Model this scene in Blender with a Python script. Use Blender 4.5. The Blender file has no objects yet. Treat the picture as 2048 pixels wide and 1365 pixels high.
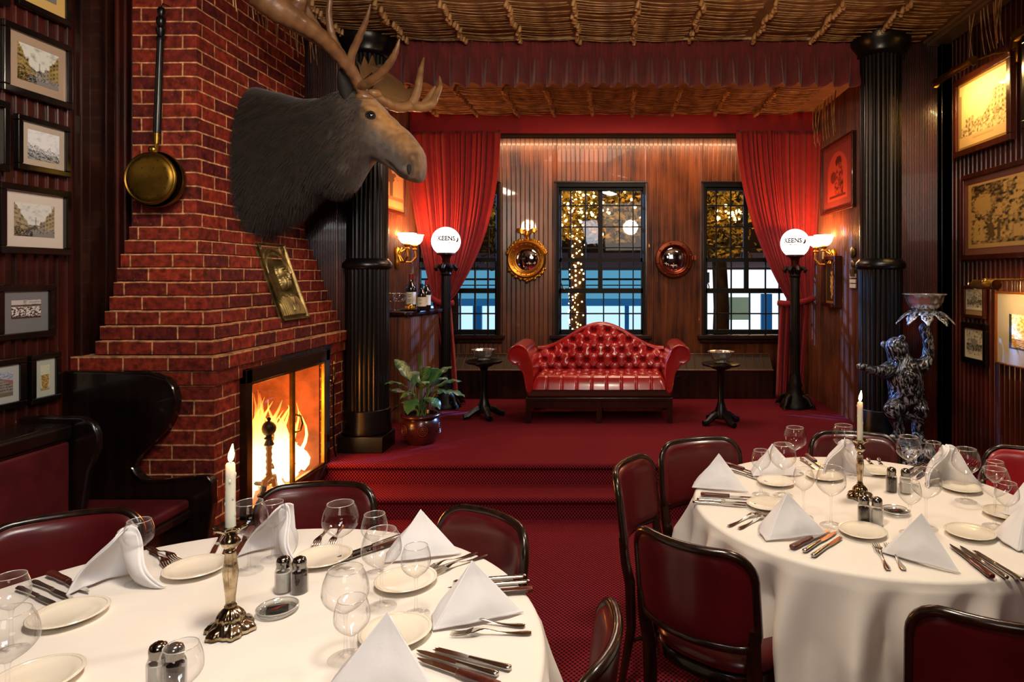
import bpy, bmesh, math, random
from mathutils import Vector, Matrix, noise
random.seed(7)
PI=math.pi
S=bpy.context.scene
COL=S.collection
# camera: level, shifted lens. x right, y into the room, z up; eye at 1.6 m
F=1300.0; VX=1232.0; VY=552.0; EYE=1.6
cd=bpy.data.cameras.new('camera'); cam=bpy.data.objects.new('camera',cd); COL.objects.link(cam)
cam.location=(0,0,EYE); cam.rotation_euler=(PI/2,0,0)
cd.sensor_width=36; cd.lens=F/2048*36; cd.shift_x=(1024-VX)/2048; cd.shift_y=(VY-682.5)/2048; cd.clip_start=.05
S.camera=cam
def W(px,py,y): return Vector(((px-VX)*y/F, y, EYE+(VY-py)*y/F))      # photo pixel at depth y
def WZ(px,py,z):                                                    # photo pixel on height z
    y=(EYE-z)*F/(py-VY); return Vector(((px-VX)*y/F,y,z))
def WX(px,py,x):                                                    # photo pixel on plane x
    y=x*F/(px-VX); return Vector((x,y,EYE+(VY-py)*y/F))
def lerp(a,b,t): return a+(b-a)*t
def srgb(h):
    if isinstance(h,str):
        h=h.lstrip('#'); c=[int(h[i:i+2],16)/255 for i in (0,2,4)]
        return tuple((v/12.92 if v<=.04045 else ((v+.055)/1.055)**2.4) for v in c)
    return tuple(h)
# ---------------------------------------------------------------- materials
def newmat(name):
    m=bpy.data.materials.new(name); m.use_nodes=True; nt=m.node_tree
    b=nt.nodes['Principled BSDF']; return m,nt,b
def L(nt,a,b): nt.links.new(a,b)
def N(nt,t,**k):
    n=nt.nodes.new(t)
    for a,v in k.items():
        if a in n.inputs.keys() if not hasattr(n,a) else False: n.inputs[a].default_value=v
        else: setattr(n,a,v)
    return n
def pmat(name,col,rough=.5,metal=0,spec=.5,coat=0,emit=None,es=0,var=0,vscale=8,bump=0,bscale=60,stretch=None,col2=None,sheen=0,trans=0,alpha=1,bdist=.002,rvar=0):
    m,nt,b=newmat(name); c=srgb(col)
    b.inputs['Base Color'].default_value=(*c,1); b.inputs['Roughness'].default_value=rough
    b.inputs['Metallic'].default_value=metal; b.inputs['Specular IOR Level'].default_value=spec
    b.inputs['Coat Weight'].default_value=coat; b.inputs['Coat Roughness'].default_value=.12
    if sheen: b.inputs['Sheen Weight'].default_value=sheen
    if trans: b.inputs['Transmission Weight'].default_value=trans
    if emit: b.inputs['Emission Color'].default_value=(*srgb(emit),1); b.inputs['Emission Strength'].default_value=es
    if var or col2 or bump or rvar:
        tc=N(nt,'ShaderNodeTexCoord'); mp=N(nt,'ShaderNodeMapping'); L(nt,tc.outputs['Object'],mp.inputs[0])
        if stretch: mp.inputs['Scale'].default_value=stretch
        n=N(nt,'ShaderNodeTexNoise'); n.inputs['Scale'].default_value=vscale; n.inputs['Detail'].default_value=6; L(nt,mp.outputs[0],n.inputs[0])
        if var or col2:
            r=N(nt,'ShaderNodeValToRGB'); L(nt,n.outputs[0],r.inputs[0])
            c2=srgb(col2) if col2 else tuple(v*(1-var) for v in c); r.color_ramp.elements[0].color=(*c2,1); r.color_ramp.elements[1].color=(*c,1)
            r.color_ramp.elements[0].position=.38; r.color_ramp.elements[1].position=.62
            L(nt,r.outputs[0],b.inputs['Base Color'])
        if rvar:
            mr=N(nt,'ShaderNodeMapRange'); L(nt,n.outputs[0],mr.inputs[0]); mr.inputs[1].default_value=.3; mr.inputs[2].default_value=.7
            mr.inputs[3].default_value=max(0,rough-rvar); mr.inputs[4].default_value=rough+rvar; L(nt,mr.outputs[0],b.inputs['Roughness'])
        if bump:
            n2=N(nt,'ShaderNodeTexNoise'); n2.inputs['Scale'].default_value=bscale; n2.inputs['Detail'].default_value=4; L(nt,mp.outputs[0],n2.inputs[0])
            bp=N(nt,'ShaderNodeBump'); bp.inputs['Strength'].default_value=bump; bp.inputs['Distance'].default_value=bdist; L(nt,n2.outputs[0],bp.inputs['Height']); L(nt,bp.outputs[0],b.inputs['Normal'])
    return m
def emat(name,col,st):
    m,nt,b=newmat(name); nt.nodes.remove(b); e=N(nt,'ShaderNodeEmission'); e.inputs[0].default_value=(*srgb(col),1); e.inputs[1].default_value=st
    L(nt,e.outputs[0],nt.nodes['Material Output'].inputs[0]); return m
def vcmat(name,rough=.6,spec=.3,coat=0,bump=0,bscale=60,metal=0,sheen=0,bdist=.002):
    m,nt,b=newmat(name); a=N(nt,'ShaderNodeVertexColor'); a.layer_name='Col'; L(nt,a.outputs[0],b.inputs['Base Color'])
    b.inputs['Roughness'].default_value=rough; b.inputs['Specular IOR Level'].default_value=spec; b.inputs['Coat Weight'].default_value=coat; b.inputs['Metallic'].default_value=metal
    if sheen: b.inputs['Sheen Weight'].default_value=sheen
    if bump:
        tc=N(nt,'ShaderNodeTexCoord'); n2=N(nt,'ShaderNodeTexNoise'); n2.inputs['Scale'].default_value=bscale; n2.inputs['Detail'].default_value=5; L(nt,tc.outputs['Object'],n2.inputs[0])
        bp=N(nt,'ShaderNodeBump'); bp.inputs['Strength'].default_value=bump; bp.inputs['Distance'].default_value=bdist; L(nt,n2.outputs[0],bp.inputs['Height']); L(nt,bp.outputs[0],b.inputs['Normal'])
    return m
def glassmat(name,base=.03,edge=.55,tint=(1,1,1),pw=2.2):
    # thin clear glass: looks through face on, reflects at grazing angles
    m,nt,b=newmat(name); nt.nodes.remove(b)
    t=N(nt,'ShaderNodeBsdfTransparent'); t.inputs[0].default_value=(*tint,1)
    g=N(nt,'ShaderNodeBsdfGlossy'); g.inputs['Roughness'].default_value=.02
    lw=N(nt,'ShaderNodeLayerWeight'); lw.inputs[0].default_value=.5
    p=N(nt,'ShaderNodeMath',operation='POWER'); L(nt,lw.outputs['Facing'],p.inputs[0]); p.inputs[1].default_value=pw
    mr=N(nt,'ShaderNodeMapRange'); L(nt,p.outputs[0],mr.inputs[0]); mr.inputs[3].default_value=base; mr.inputs[4].default_value=edge
    mx=N(nt,'ShaderNodeMixShader'); L(nt,mr.outputs[0],mx.inputs[0]); L(nt,t.outputs[0],mx.inputs[1]); L(nt,g.outputs[0],mx.inputs[2])
    L(nt,mx.outputs[0],nt.nodes['Material Output'].inputs[0]); return m
# ---------------------------------------------------------------- mesh builder
class MB:
    def __init__(s): s.v=[]; s.f=[]; s.c=[]
    def add(s,vs,fs):
        o=len(s.v); s.v+= [Vector(p) for p in vs]; s.f+=[tuple(i+o for i in f) for f in fs]; return s
    def box(s,x0,x1,y0,y1,z0,z1):
        return s.add([(x0,y0,z0),(x1,y0,z0),(x1,y1,z0),(x0,y1,z0),(x0,y0,z1),(x1,y0,z1),(x1,y1,z1),(x0,y1,z1)],[(0,3,2,1),(4,5,6,7),(0,1,5,4),(1,2,6,5),(2,3,7,6),(3,0,4,7)])
    def rings(s,rings,closed=True,cap=True,loop=False):
        n=len(rings[0]); o=[]; fs=[]; vs=[p for r in rings for p in r]
        m=len(rings); rr=m if loop else m-1
        for i in range(rr):
            a=i*n; b=((i+1)%m)*n
            for j in range(n if closed else n-1):
                k=(j+1)%n; fs.append((a+j,a+k,b+k,b+j))
        if cap and closed and not loop: fs.append(tuple(reversed(range(n)))); fs.append(tuple((m-1)*n+j for j in range(n)))
        return s.add(vs,fs)
    def lathe(s,prof,n=24,c=(0,0,0),cap=True,mod=None):
        c=Vector(c); R=[]
        for r,z in prof:
            ring=[]
            for j in range(n):
                a=2*PI*j/n; q=r*(mod(a,r,z) if mod else 1); ring.append(c+Vector((q*math.cos(a),q*math.sin(a),z)))
            R.append(ring)
        return s.rings(R,True,cap)
    def tube(s,pts,rad,n=8,cap=True,loop=False,flat=1.0,upv=None):
        pts=[Vector(p) for p in pts]; m=len(pts); R=[]
        if not isinstance(rad,(list,tuple)): rad=[rad]*m
        u=None
        for i,p in enumerate(pts):
            if loop: d=pts[(i+1)%m]-pts[i-1]
            else: d=(pts[min(i+1,m-1)]-pts[max(i-1,0)])
            if d.length<1e-9: d=Vector((0,0,1))
            d.normalize()
            if u is None:
                ref=Vector(upv) if upv else (Vector((0,0,1)) if abs(d.z)<.9 else Vector((1,0,0)))
                u=(ref-d*ref.dot(d)).normalized()
            else:
                ref=Vector(upv) if upv else u
                u=(ref-d*ref.dot(d)); u=u.normalized() if u.length>1e-6 else Vector((1,0,0))
            w=d.cross(u); R.append([p+(u*math.cos(2*PI*j/n)*flat+w*math.sin(2*PI*j/n))*rad[i] for j in range(n)])
        return s.rings(R,True,cap,loop)
    def cyl(s,a,b,r,n=16,r2=None): return s.tube([a,b],[r,r if r2 is None else r2],n)
    def ball(s,c,r,n=12,sc=(1,1,1)):
        c=Vector(c); m=max(4,n//2+1); R=[]
        for i in range(m+1):
            a=PI*i/m; q=max(math.sin(a),.001); R.append([c+Vector((math.cos(2*PI*j/n)*q*r*sc[0],math.sin(2*PI*j/n)*q*r*sc[1],-math.cos(a)*r*sc[2])) for j in range(n)])
        return s.rings(R)
    def grid(s,fn,nu,nv,wrapu=False):
        vs=[fn(i/nu,j/nv) for j in range(nv+1) for i in range(nu+(0 if wrapu else 1))]
        w=nu if wrapu else nu+1; fs=[]
        for j in range(nv):
            for i in range(nu): k=(i+1)%w if wrapu else i+1; fs.append((j*w+i,j*w+k,(j+1)*w+k,(j+1)*w+i))
        return s.add(vs,fs)
    def prism(s,poly,y0,y1,axis='y'):
        n=len(poly)
        def P(a,b,c): return {'y':(a,c,b),'x':(c,a,b),'z':(a,b,c)}[axis]
        vs=[P(a,b,y0) for a,b in poly]+[P(a,b,y1) for a,b in poly]
        return s.add(vs,[tuple(range(n)),tuple(reversed(range(n,2*n)))]+[(i,i+n,(i+1)%n+n,(i+1)%n) for i in range(n)])
    def xf(s,M,start=0):
        for i in range(start,len(s.v)): s.v[i]=M@s.v[i]
        return s
    def build(s,name,m,parent=None,smooth=True,sub=0,bevel=0,solid=0,ang=40,world=True,colf=None,segs=2,soff=0):
        me=bpy.data.meshes.new(name)
        if world and parent is not None:
            inv=(Matrix.Translation(WORLD.get(parent.name,Vector((0,0,0)))) @ Matrix.Rotation(ROT.get(parent.name,0),4,'Z')).inverted(); vs=[inv@p for p in s.v]; org=None
        elif parent is None:
            xs=[p.x for p in s.v]; ys=[p.y for p in s.v]; zs=[p.z for p in s.v]
            org=Vector(((min(xs)+max(xs))/2,(min(ys)+max(ys))/2,min(zs))); vs=[p-org for p in s.v]
        else: vs=s.v; org=None
        me.from_pydata([tuple(p) for p in vs],[],s.f); me.update()
        bm=bmesh.new(); bm.from_mesh(me); bmesh.ops.recalc_face_normals(bm,faces=bm.faces); bm.to_mesh(me); bm.free()
        if colf:
            ca=me.color_attributes.new('Col','FLOAT_COLOR','POINT')
            for i,p in enumerate(s.v): ca.data[i].color=(*colf(p,i),1)
        o=bpy.data.objects.new(name,me); COL.objects.link(o)
        if m: me.materials.append(m)
        if org is not None: o.location=org; WORLD[o.name]=org.copy()
        if parent is not None:
            o.parent=parent; WORLD[o.name]=WORLD.get(parent.name,Vector((0,0,0))); ROT[o.name]=ROT.get(parent.name,0)
        if smooth:
            me.shade_smooth()
            if ang<180: me.set_sharp_from_angle(angle=math.radians(ang))
        if bevel:
            b=o.modifiers.new('bevel','BEVEL'); b.width=bevel; b.segments=segs; b.limit_method='ANGLE'; b.angle_limit=math.radians(35); b.harden_normals=False
        if solid:
            q=o.modifiers.new('solid','SOLIDIFY'); q.thickness=solid; q.offset=soff
        if sub:
            q=o.modifiers.new('sub','SUBSURF'); q.levels=sub; q.render_levels=sub
        return o
WORLD={}; ROT={}
def thing(name,label,cat,loc=(0,0,0),rz=0,group=None):
    o=bpy.data.objects.new(name,None); COL.objects.link(o); o.location=loc; o.rotation_euler=(0,0,rz); o.empty_display_size=.05
    WORLD[o.name]=Vector(loc); ROT[o.name]=rz
    o['label']=label; o['category']=cat
    if group: o['group']=group
    return o
def tag(o,label,cat,group=None,kind=None):
    o['label']=label; o['category']=cat
    if group: o['group']=group
    if kind: o['kind']=kind
    return o
def struct(name,mb,m,**k):
    p=k.pop('parent',None); k.setdefault('smooth',False)
    o=mb.build(name,m,p,**k)
    if p is None: o['kind']='structure'
    return o
def copy_tree(o,parent=None):
    c=o.copy(); COL.objects.link(c)
    if parent is not None: c.parent=parent
    for ch in list(o.children): copy_tree(ch,c)
    return c
USED=set()
def place(proto,loc,rz,label,group=None,scale=1):
    o=proto if proto.name not in USED else copy_tree(proto)
    USED.add(proto.name)
    o.location=loc; o.rotation_euler=(0,0,rz); o['label']=label
    if scale!=1: o.scale=(scale,)*3
    if group: o['group']=group
    return o
def light(kind,loc,e,col,size=.1,target=None,spot=None,sy=None,blend=.5,name='lamp_or_fill_light'):
    d=bpy.data.lights.new(name,kind); o=bpy.data.objects.new(name,d); COL.objects.link(o); o.location=loc; d.energy=e; d.color=srgb(col) if isinstance(col,str) else col
    if kind=='AREA':
        d.size=size
        if sy: d.shape='RECTANGLE'; d.size_y=sy
    else: d.shadow_soft_size=size
    if spot: d.spot_size=math.radians(spot); d.spot_blend=blend
    if target is not None: o.rotation_euler=(Vector(target)-Vector(loc)).to_track_quat('-Z','Y').to_euler()
    return o
# ================================================================= materials
def woodmat(name,c1,c2,rough=.3,axis='z',scale=1,coat=.25,spec=.5):
    m,nt,b=newmat(name); tc=N(nt,'ShaderNodeTexCoord'); mp=N(nt,'ShaderNodeMapping'); L(nt,tc.outputs['Object'],mp.inputs[0])
    mp.inputs['Scale'].default_value={'z':(22,22,1.6),'x':(1.6,22,22),'y':(22,1.6,22)}[axis]
    n=N(nt,'ShaderNodeTexNoise'); n.inputs['Scale'].default_value=1.0*scale; n.inputs['Detail'].default_value=5; L(nt,mp.outputs[0],n.inputs[0])
    n3=N(nt,'ShaderNodeTexNoise'); n3.inputs['Scale'].default_value=2.2; n3.inputs['Detail'].default_value=3; L(nt,tc.outputs['Object'],n3.inputs[0])
    mx=N(nt,'ShaderNodeMath',operation='ADD'); L(nt,n.outputs[0],mx.inputs[0]); L(nt,n3.outputs[0],mx.inputs[1])
    hf=N(nt,'ShaderNodeMath',operation='MULTIPLY'); L(nt,mx.outputs[0],hf.inputs[0]); hf.inputs[1].default_value=.5
    r=N(nt,'ShaderNodeValToRGB'); L(nt,hf.outputs[0],r.inputs[0]); r.color_ramp.elements[0].color=(*srgb(c1),1); r.color_ramp.elements[1].color=(*srgb(c2),1)
    r.color_ramp.elements[0].position=.4; r.color_ramp.elements[1].position=.62
    L(nt,r.outputs[0],b.inputs['Base Color']); b.inputs['Roughness'].default_value=rough; b.inputs['Coat Weight'].default_value=coat; b.inputs['Specular IOR Level'].default_value=spec
    bp=N(nt,'ShaderNodeBump'); bp.inputs['Strength'].default_value=.15; bp.inputs['Distance'].default_value=.002; L(nt,n.outputs[0],bp.inputs['Height']); L(nt,bp.outputs[0],b.inputs['Normal'])
    return m
M={}
M['board_back']=woodmat('varnished boards',"#2e140e","#74401f",.34)
M['board_side']=woodmat('dark red boards',"#240d0a","#4c1a12",.28)
M['board_stage']=woodmat('brown fine boards',"#4a2414","#7c4324",.35)
M['dark_trim']=woodmat('near black trim',"#0c0706","#1c100c",.25)
M['black_paint']=pmat('black gloss paint',"#08090a",.3,spec=.4,bump=.1,bscale=30)
M['window_paint']=pmat('dark green black paint',"#060808",.5,spec=.2)
M['wood_dark']=woodmat('dark polished wood',"#120806","#2e1610",.25)
M['wood_rim']=woodmat('worn chair wood',"#0c0503","#2c170a",.25,scale=2)
M['brass']=pmat('aged brass',"#b5893a",.28,1,var=.35,vscale=14,rvar=.08)
M['brass_dull']=pmat('dull brass',"#8a6a28",.42,1,var=.4,vscale=10,bump=.2,bscale=40)
M['gold']=pmat('gilt',"#d79a3a",.35,1,bump=.3,bscale=50)
M['bronze']=pmat('greenish bronze',"#8d7a4a",.4,.85,col2="#5d5030",vscale=14,bump=.3,bscale=80)
M['silver']=pmat('silver plate',"#e8e4da",.2,.85)
M['iron']=pmat('black iron',"#141210",.45,.6)
M['leather_red']=pmat('red leather',"#9e171b",.24,spec=.6,coat=.45,bump=.12,bscale=120,bdist=.001,var=.25,vscale=6)
M['vinyl']=pmat('oxblood vinyl',"#561016",.3,spec=.5,coat=.25,bump=.08,bscale=90,bdist=.001,var=.3,vscale=5)
M['vinyl_bright']=pmat('bright red vinyl',"#a5161f",.3,spec=.5,coat=.3,var=.15,vscale=5)
M['curtain']=pmat('red velvet curtain',"#8e151b",.9,sheen=.08,var=.15,vscale=20)
M['valance']=pmat('dark red pleated cloth',"#6a1c1e",.85,sheen=.2,var=.25,vscale=8)
M['fascia']=pmat('red fabric band',"#a0161e",.7,var=.1)
M['bench']=pmat('dark red bench cover',"#54141a",.5,spec=.4,var=.35,vscale=10,bump=.2,bscale=30)
M['ceil']=pmat('brown ceiling',"#86603c",.7,var=.3,vscale=5)
M['pipe']=pmat('old clay pipe',"#b08a58",.5,col2="#6a4826",vscale=10)
M['cloth']=pmat('white tablecloth',"#ebe5dc",.75,bump=.12,bscale=220,bdist=.0006,sheen=.1,var=.03)
M['napkin']=pmat('white linen napkin',"#ecebed",.8,bump=.25,bscale=180,bdist=.0008)
M['china']=pmat('white china',"#efe6d4",.12,spec=.6,coat=.5)
M['glass']=glassmat('thin clear glass',.045,.9,(1,1,1),2.3)
M['thickglass']=glassmat('thick clear glass',.08,.85,(.94,.95,.94),1.3)
M['pane']=glassmat('window pane',.03,.4,(.96,.98,.98),3)
M['black']=pmat('matt black',"#050505",.8)
M['wax']=pmat('ivory wax',"#f2ead6",.45); M['wax'].node_tree.nodes['Principled BSDF'].inputs['Subsurface Weight'].default_value=.3
# carpet: fine woven dots
def carpet():
    m,nt,b=newmat('red woven carpet'); tc=N(nt,'ShaderNodeTexCoord'); mp=N(nt,'ShaderNodeMapping'); L(nt,tc.outputs['Object'],mp.inputs[0]); mp.inputs['Scale'].default_value=(1,1,1)
    sx=N(nt,'ShaderNodeSeparateXYZ'); L(nt,mp.outputs[0],sx.inputs[0])
    def wave(inp,k,ph=None):
        a=N(nt,'ShaderNodeMath',operation='MULTIPLY'); L(nt,inp,a.inputs[0]); a.inputs[1].default_value=k
        s=N(nt,'ShaderNodeMath',operation='SINE'); L(nt,a.outputs[0],s.inputs[0]); return s.outputs[0]
    ad=N(nt,'ShaderNodeMath',operation='ADD'); L(nt,sx.outputs[1],ad.inputs[0]); L(nt,sx.outputs[2],ad.inputs[1])
    a=wave(sx.outputs[0],2*PI/.021); c=wave(ad.outputs[0],2*PI/.026)
    mu=N(nt,'ShaderNodeMath',operation='MULTIPLY'); L(nt,a,mu.inputs[0]); L(nt,c,mu.inputs[1])
    mr=N(nt,'ShaderNodeMapRange'); L(nt,mu.outputs[0],mr.inputs[0]); mr.inputs[1].default_value=-.2; mr.inputs[2].default_value=.45
    n=N(nt,'ShaderNodeTexNoise'); n.inputs['Scale'].default_value=3; L(nt,tc.outputs['Object'],n.inputs[0])
    r=N(nt,'ShaderNodeMix',data_type='RGBA'); r.inputs[6].default_value=(*srgb("#7c1e2a"),1); r.inputs[7].default_value=(*srgb("#200709"),1); L(nt,mr.outputs[0],r.inputs[0])
    L(nt,r.outputs[2],b.inputs['Base Color']); b.inputs['Roughness'].default_value=.95; b.inputs['Specular IOR Level'].default_value=.1
    bp=N(nt,'ShaderNodeBump'); bp.inputs['Strength'].default_value=.4; bp.inputs['Distance'].default_value=.003; bp.invert=True; L(nt,mr.outputs[0],bp.inputs['Height']); L(nt,bp.outputs[0],b.inputs['Normal'])
    return m
M['carpet']=carpet()
def brickmat():
    m,nt,b=newmat('old red brick'); tc=N(nt,'ShaderNodeTexCoord'); g=N(nt,'ShaderNodeNewGeometry')
    sx=N(nt,'ShaderNodeSeparateXYZ'); L(nt,g.outputs['Position'],sx.inputs[0]); sn=N(nt,'ShaderNodeSeparateXYZ'); L(nt,g.outputs['True Normal'],sn.inputs[0])
    ab=N(nt,'ShaderNodeMath',operation='ABSOLUTE'); L(nt,sn.outputs[1],ab.inputs[0]); gt=N(nt,'ShaderNodeMath',operation='GREATER_THAN'); L(nt,ab.outputs[0],gt.inputs[0]); gt.inputs[1].default_value=.7
    u=N(nt,'ShaderNodeMix',data_type='FLOAT'); L(nt,gt.outputs[0],u.inputs[0]); L(nt,sx.outputs[1],u.inputs[2]); L(nt,sx.outputs[0],u.inputs[3])
    cx=N(nt,'ShaderNodeCombineXYZ'); L(nt,u.outputs[0],cx.inputs[0])
    z=N(nt,'ShaderNodeMath',operation='ADD'); L(nt,sx.outputs[2],z.inputs[0]); z.inputs[1].default_value=.006; L(nt,z.outputs[0],cx.inputs[1])
    # wobble
    n0=N(nt,'ShaderNodeTexNoise'); n0.inputs['Scale'].default_value=9; L(nt,g.outputs['Position'],n0.inputs[0])
    vs=N(nt,'ShaderNodeVectorMath',operation='SCALE'); L(nt,n0.outputs[1],vs.inputs[0]); vs.inputs[3].default_value=.008
    va=N(nt,'ShaderNodeVectorMath',operation='ADD'); L(nt,cx.outputs[0],va.inputs[0]); L(nt,vs.outputs[0],va.inputs[1])
    br=N(nt,'ShaderNodeTexBrick'); L(nt,va.outputs[0],br.inputs[0]); br.inputs['Scale'].default_value=1
    br.inputs['Brick Width'].default_value=.225; br.inputs['Row Height'].default_value=.0750; br.inputs['Mortar Size'].default_value=.0045; br.inputs['Mortar Smooth'].default_value=.15; br.inputs['Bias'].default_value=0
    br.inputs['Color1'].default_value=(*srgb("#84301f"),1); br.inputs['Color2'].default_value=(*srgb("#4c181b"),1); br.inputs['Mortar'].default_value=(*srgb("#c09a70"),1)
    n=N(nt,'ShaderNodeTexNoise'); n.inputs['Scale'].default_value=30; n.inputs['Detail'].default_value=6; L(nt,g.outputs['Position'],n.inputs[0])
    r=N(nt,'ShaderNodeValToRGB'); L(nt,n.outputs[0],r.inputs[0]); r.color_ramp.elements[0].color=(.35,.3,.3,1); r.color_ramp.elements[1].color=(1.5,1.25,1.1,1); r.color_ramp.elements[0].position=.3; r.color_ramp.elements[1].position=.7
    mx=N(nt,'ShaderNodeMix',data_type='RGBA',blend_type='MULTIPLY'); mx.inputs[0].default_value=1; L(nt,br.outputs[0],mx.inputs[6]); L(nt,r.outputs[0],mx.inputs[7])
    # glazed yellowish smears near joints
    n4=N(nt,'ShaderNodeTexNoise'); n4.inputs['Scale'].default_value=55; n4.inputs['Detail'].default_value=3; L(nt,g.outputs['Position'],n4.inputs[0])
    r4=N(nt,'ShaderNodeValToRGB'); L(nt,n4.outputs[0],r4.inputs[0]); r4.color_ramp.elements[0].position=.6; r4.color_ramp.elements[1].position=.75; r4.color_ramp.elements[1].color=(.45,.45,.45,1)
    m4=N(nt,'ShaderNodeMix',data_type='RGBA'); L(nt,r4.outputs[0],m4.inputs[0]); L(nt,mx.outputs[2],m4.inputs[6]); m4.inputs[7].default_value=(*srgb("#a0592c"),1)
    L(nt,m4.outputs[2],b.inputs['Base Color']); b.inputs['Roughness'].default_value=.6; b.inputs['Specular IOR Level'].default_value=.3
    iv=N(nt,'ShaderNodeMath',operation='MULTIPLY_ADD'); L(nt,br.outputs['Fac'],iv.inputs[0]); iv.inputs[1].default_value=-.8; L(nt,n.outputs[0],iv.inputs[2])
    bp=N(nt,'ShaderNodeBump'); bp.inputs['Strength'].default_value=.7; bp.inputs['Distance'].default_value=.006; L(nt,iv.outputs[0],bp.inputs['Height']); L(nt,bp.outputs[0],b.inputs['Normal'])
    return m
M['brick']=brickmat()
# ================================================================= room shell
XL,XR=-2.75,2.55; YB=7.1; CZ=3.42; SZ=.30; SC=3.30
mb=MB(); mb.box(XL,XR,-2.6,4.27,-.1,0); struct('floor',mb,M['carpet'])
mb=MB()
def nosing(x0,x1,y,z0,z1,yb):   # step with rounded nose, profile in y-z
    pr=[(y+.012,z0),(y+.012,z1-.045)]+[(y+.012-.022*math.sin(a),z1-.022-.022*math.cos(a)) for a in [i*PI/8 for i in range(9)]]+[(yb,z1),(yb,z0)]
    return [(p[0],p[1]) for p in pr]
mb.prism(nosing(XL,XR,4.25,0,.15,4.56),-2.03,XR,'x'); struct('trim_lower_step',mb,M['carpet'],smooth=True)
mb=MB(); mb.prism(nosing(XL,XR,4.50,.0,.30,YB),-2.25,XR,'x'); struct('floor_stage',mb,M['carpet'],smooth=True)
def boards(mb,a0,a1,z0,z1,plane,axis,sgn,pitch=.05,g=.006,d=.006,phase=0.,bead=True):
    """beaded boards on a plane; axis 'x': wall runs along x at y=plane facing -y*sgn; axis 'y': runs along y at x=plane"""
    pts=[]; k=math.floor((a0-phase)/pitch); a=a0
    prof=[(0,1),(.5*g,1),(g,0),(1.7*g,-.35),(2.4*g,0)] if bead else [(0,1),(g,1),(1.6*g,0)]
    pts.append((a0,0))
    while True:
        base=phase+k*pitch
        for q,dd in prof:
            t=base+q
            if a0<t<a1: pts.append((t,dd*d))
        k+=1
        if base>a1: break
    pts.append((a1,0)); n=len(pts); vs=[]
    for z in (z0,z1):
        for t,dd in pts: vs.append((t,plane+dd*sgn,z) if axis=='x' else (plane+dd*sgn,t,z))
    mb.add(vs,[(i,i+1,i+1+n,i+n) for i in range(n-1)])
# back wall with three windows
WN=[(-2.20,-1.27),(-.655,.328),(.945,1.93)]; WZ0,WZ1=.96,2.61
mb=MB(); e=-2.3
for a,b in WN:
    boards(mb,e,a,SZ,SC,YB,'x',1); boards(mb,a,b,SZ,WZ0,YB,'x',1); boards(mb,a,b,WZ1,SC,YB,'x',1); e=b
boards(mb,e,2.3,SZ,SC,YB,'x',1)
for a,b in WN:   # reveals
    for x in (a,b): mb.add([(x,YB,WZ0),(x,YB+.25,WZ0),(x,YB+.25,WZ1),(x,YB,WZ1)],[(0,1,2,3)])
    for z in (WZ0,WZ1): mb.add([(a,YB,z),(b,YB,z),(b,YB+.25,z),(a,YB+.25,z)],[(0,1,2,3)])
e=-2.6
for a,b in WN+[(2.6,2.6)]:
    mb.box(e,a,YB+.06,YB+.25,SZ,SC) ; e=b
for a,b in WN: mb.box(a,b,YB+.06,YB+.25,SZ-.3,WZ0); mb.box(a,b,YB+.06,YB+.25,WZ1,SC)
struct('wall_back',mb,M['board_back'])
# side walls of the dining part
mb=MB(); boards(mb,-2.6,5.2,0,CZ,XL,'y',-1,pitch=.056,g=.0065,d=.007); mb.box(XL-.2,XL-.012,-2.6,5.2,0,CZ); struct('wall_left',mb,M['board_side'])
mb=MB(); boards(mb,-2.6,5.2,0,CZ,XR,'y',1,pitch=.056,g=.0065,d=.007); mb.box(XR+.012,XR+.2,-2.6,5.2,0,CZ); struct('wall_right',mb,M['board_side'])
mb=MB(); mb.box(XL-.2,XR+.2,-2.8,-2.6,0,CZ); struct('wall_front',mb,M['board_side'])
# stage side walls
SXL,SXR=-2.15,2.10
mb=MB(); boards(mb,5.0,YB,SZ,SC,SXL,'y',-1,pitch=.03,g=.004,d=.004); mb.box(SXL-.2,SXL-.01,5.16,YB,SZ,SC); struct('wall_stage_left',mb,M['board_stage'])
mb=MB(); boards(mb,5.0,YB,SZ,SC,SXR,'y',1,pitch=.03,g=.004,d=.004); mb.box(SXR+.01,SXR+.2,5.16,YB,SZ,SC); struct('wall_stage_right',mb,M['board_stage'])
# reeded piers flanking the stage
mb=MB(); 
def reeds(mb,x0,x1,y,z0,z1,p=.0125,r=.0062):
    n=max(1,int(round((x1-x0)/p))); q=(x1-x0)/n; pts=[]
    for i in range(n):
        for k in range(5): a=PI*k/4; pts.append((x0+(i+.5)*q-q/2*math.cos(a),y-r*math.sin(a)))
    m=len(pts); mb.add([(a,b,z0) for a,b in pts]+[(a,b,z1) for a,b in pts],[(i,i+1,i+1+m,i+m) for i in range(m-1)])
reeds(mb,2.02,2.50,5.03,SZ,CZ); mb.box(2.06,2.56,5.04,5.16,SZ,CZ); struct('wall_pier_right',mb,M['board_side'],smooth=True)
mb=MB(); reeds(mb,-2.62,-1.90,5.03,SZ,CZ); mb.box(-2.75,-2.06,5.04,5.16,SZ,CZ); struct('wall_pier_left',mb,M['board_side'],smooth=True)
# ceilings
mb=MB(); mb.box(XL-.2,XR+.2,-2.8,5.16,CZ,CZ+.1); struct('ceiling',mb,M['ceil'])
mb=MB(); mb.box(-2.35,2.3,5.16,YB+.25,SC,SC+.1); struct('ceiling_stage',mb,M['ceil'])
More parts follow.
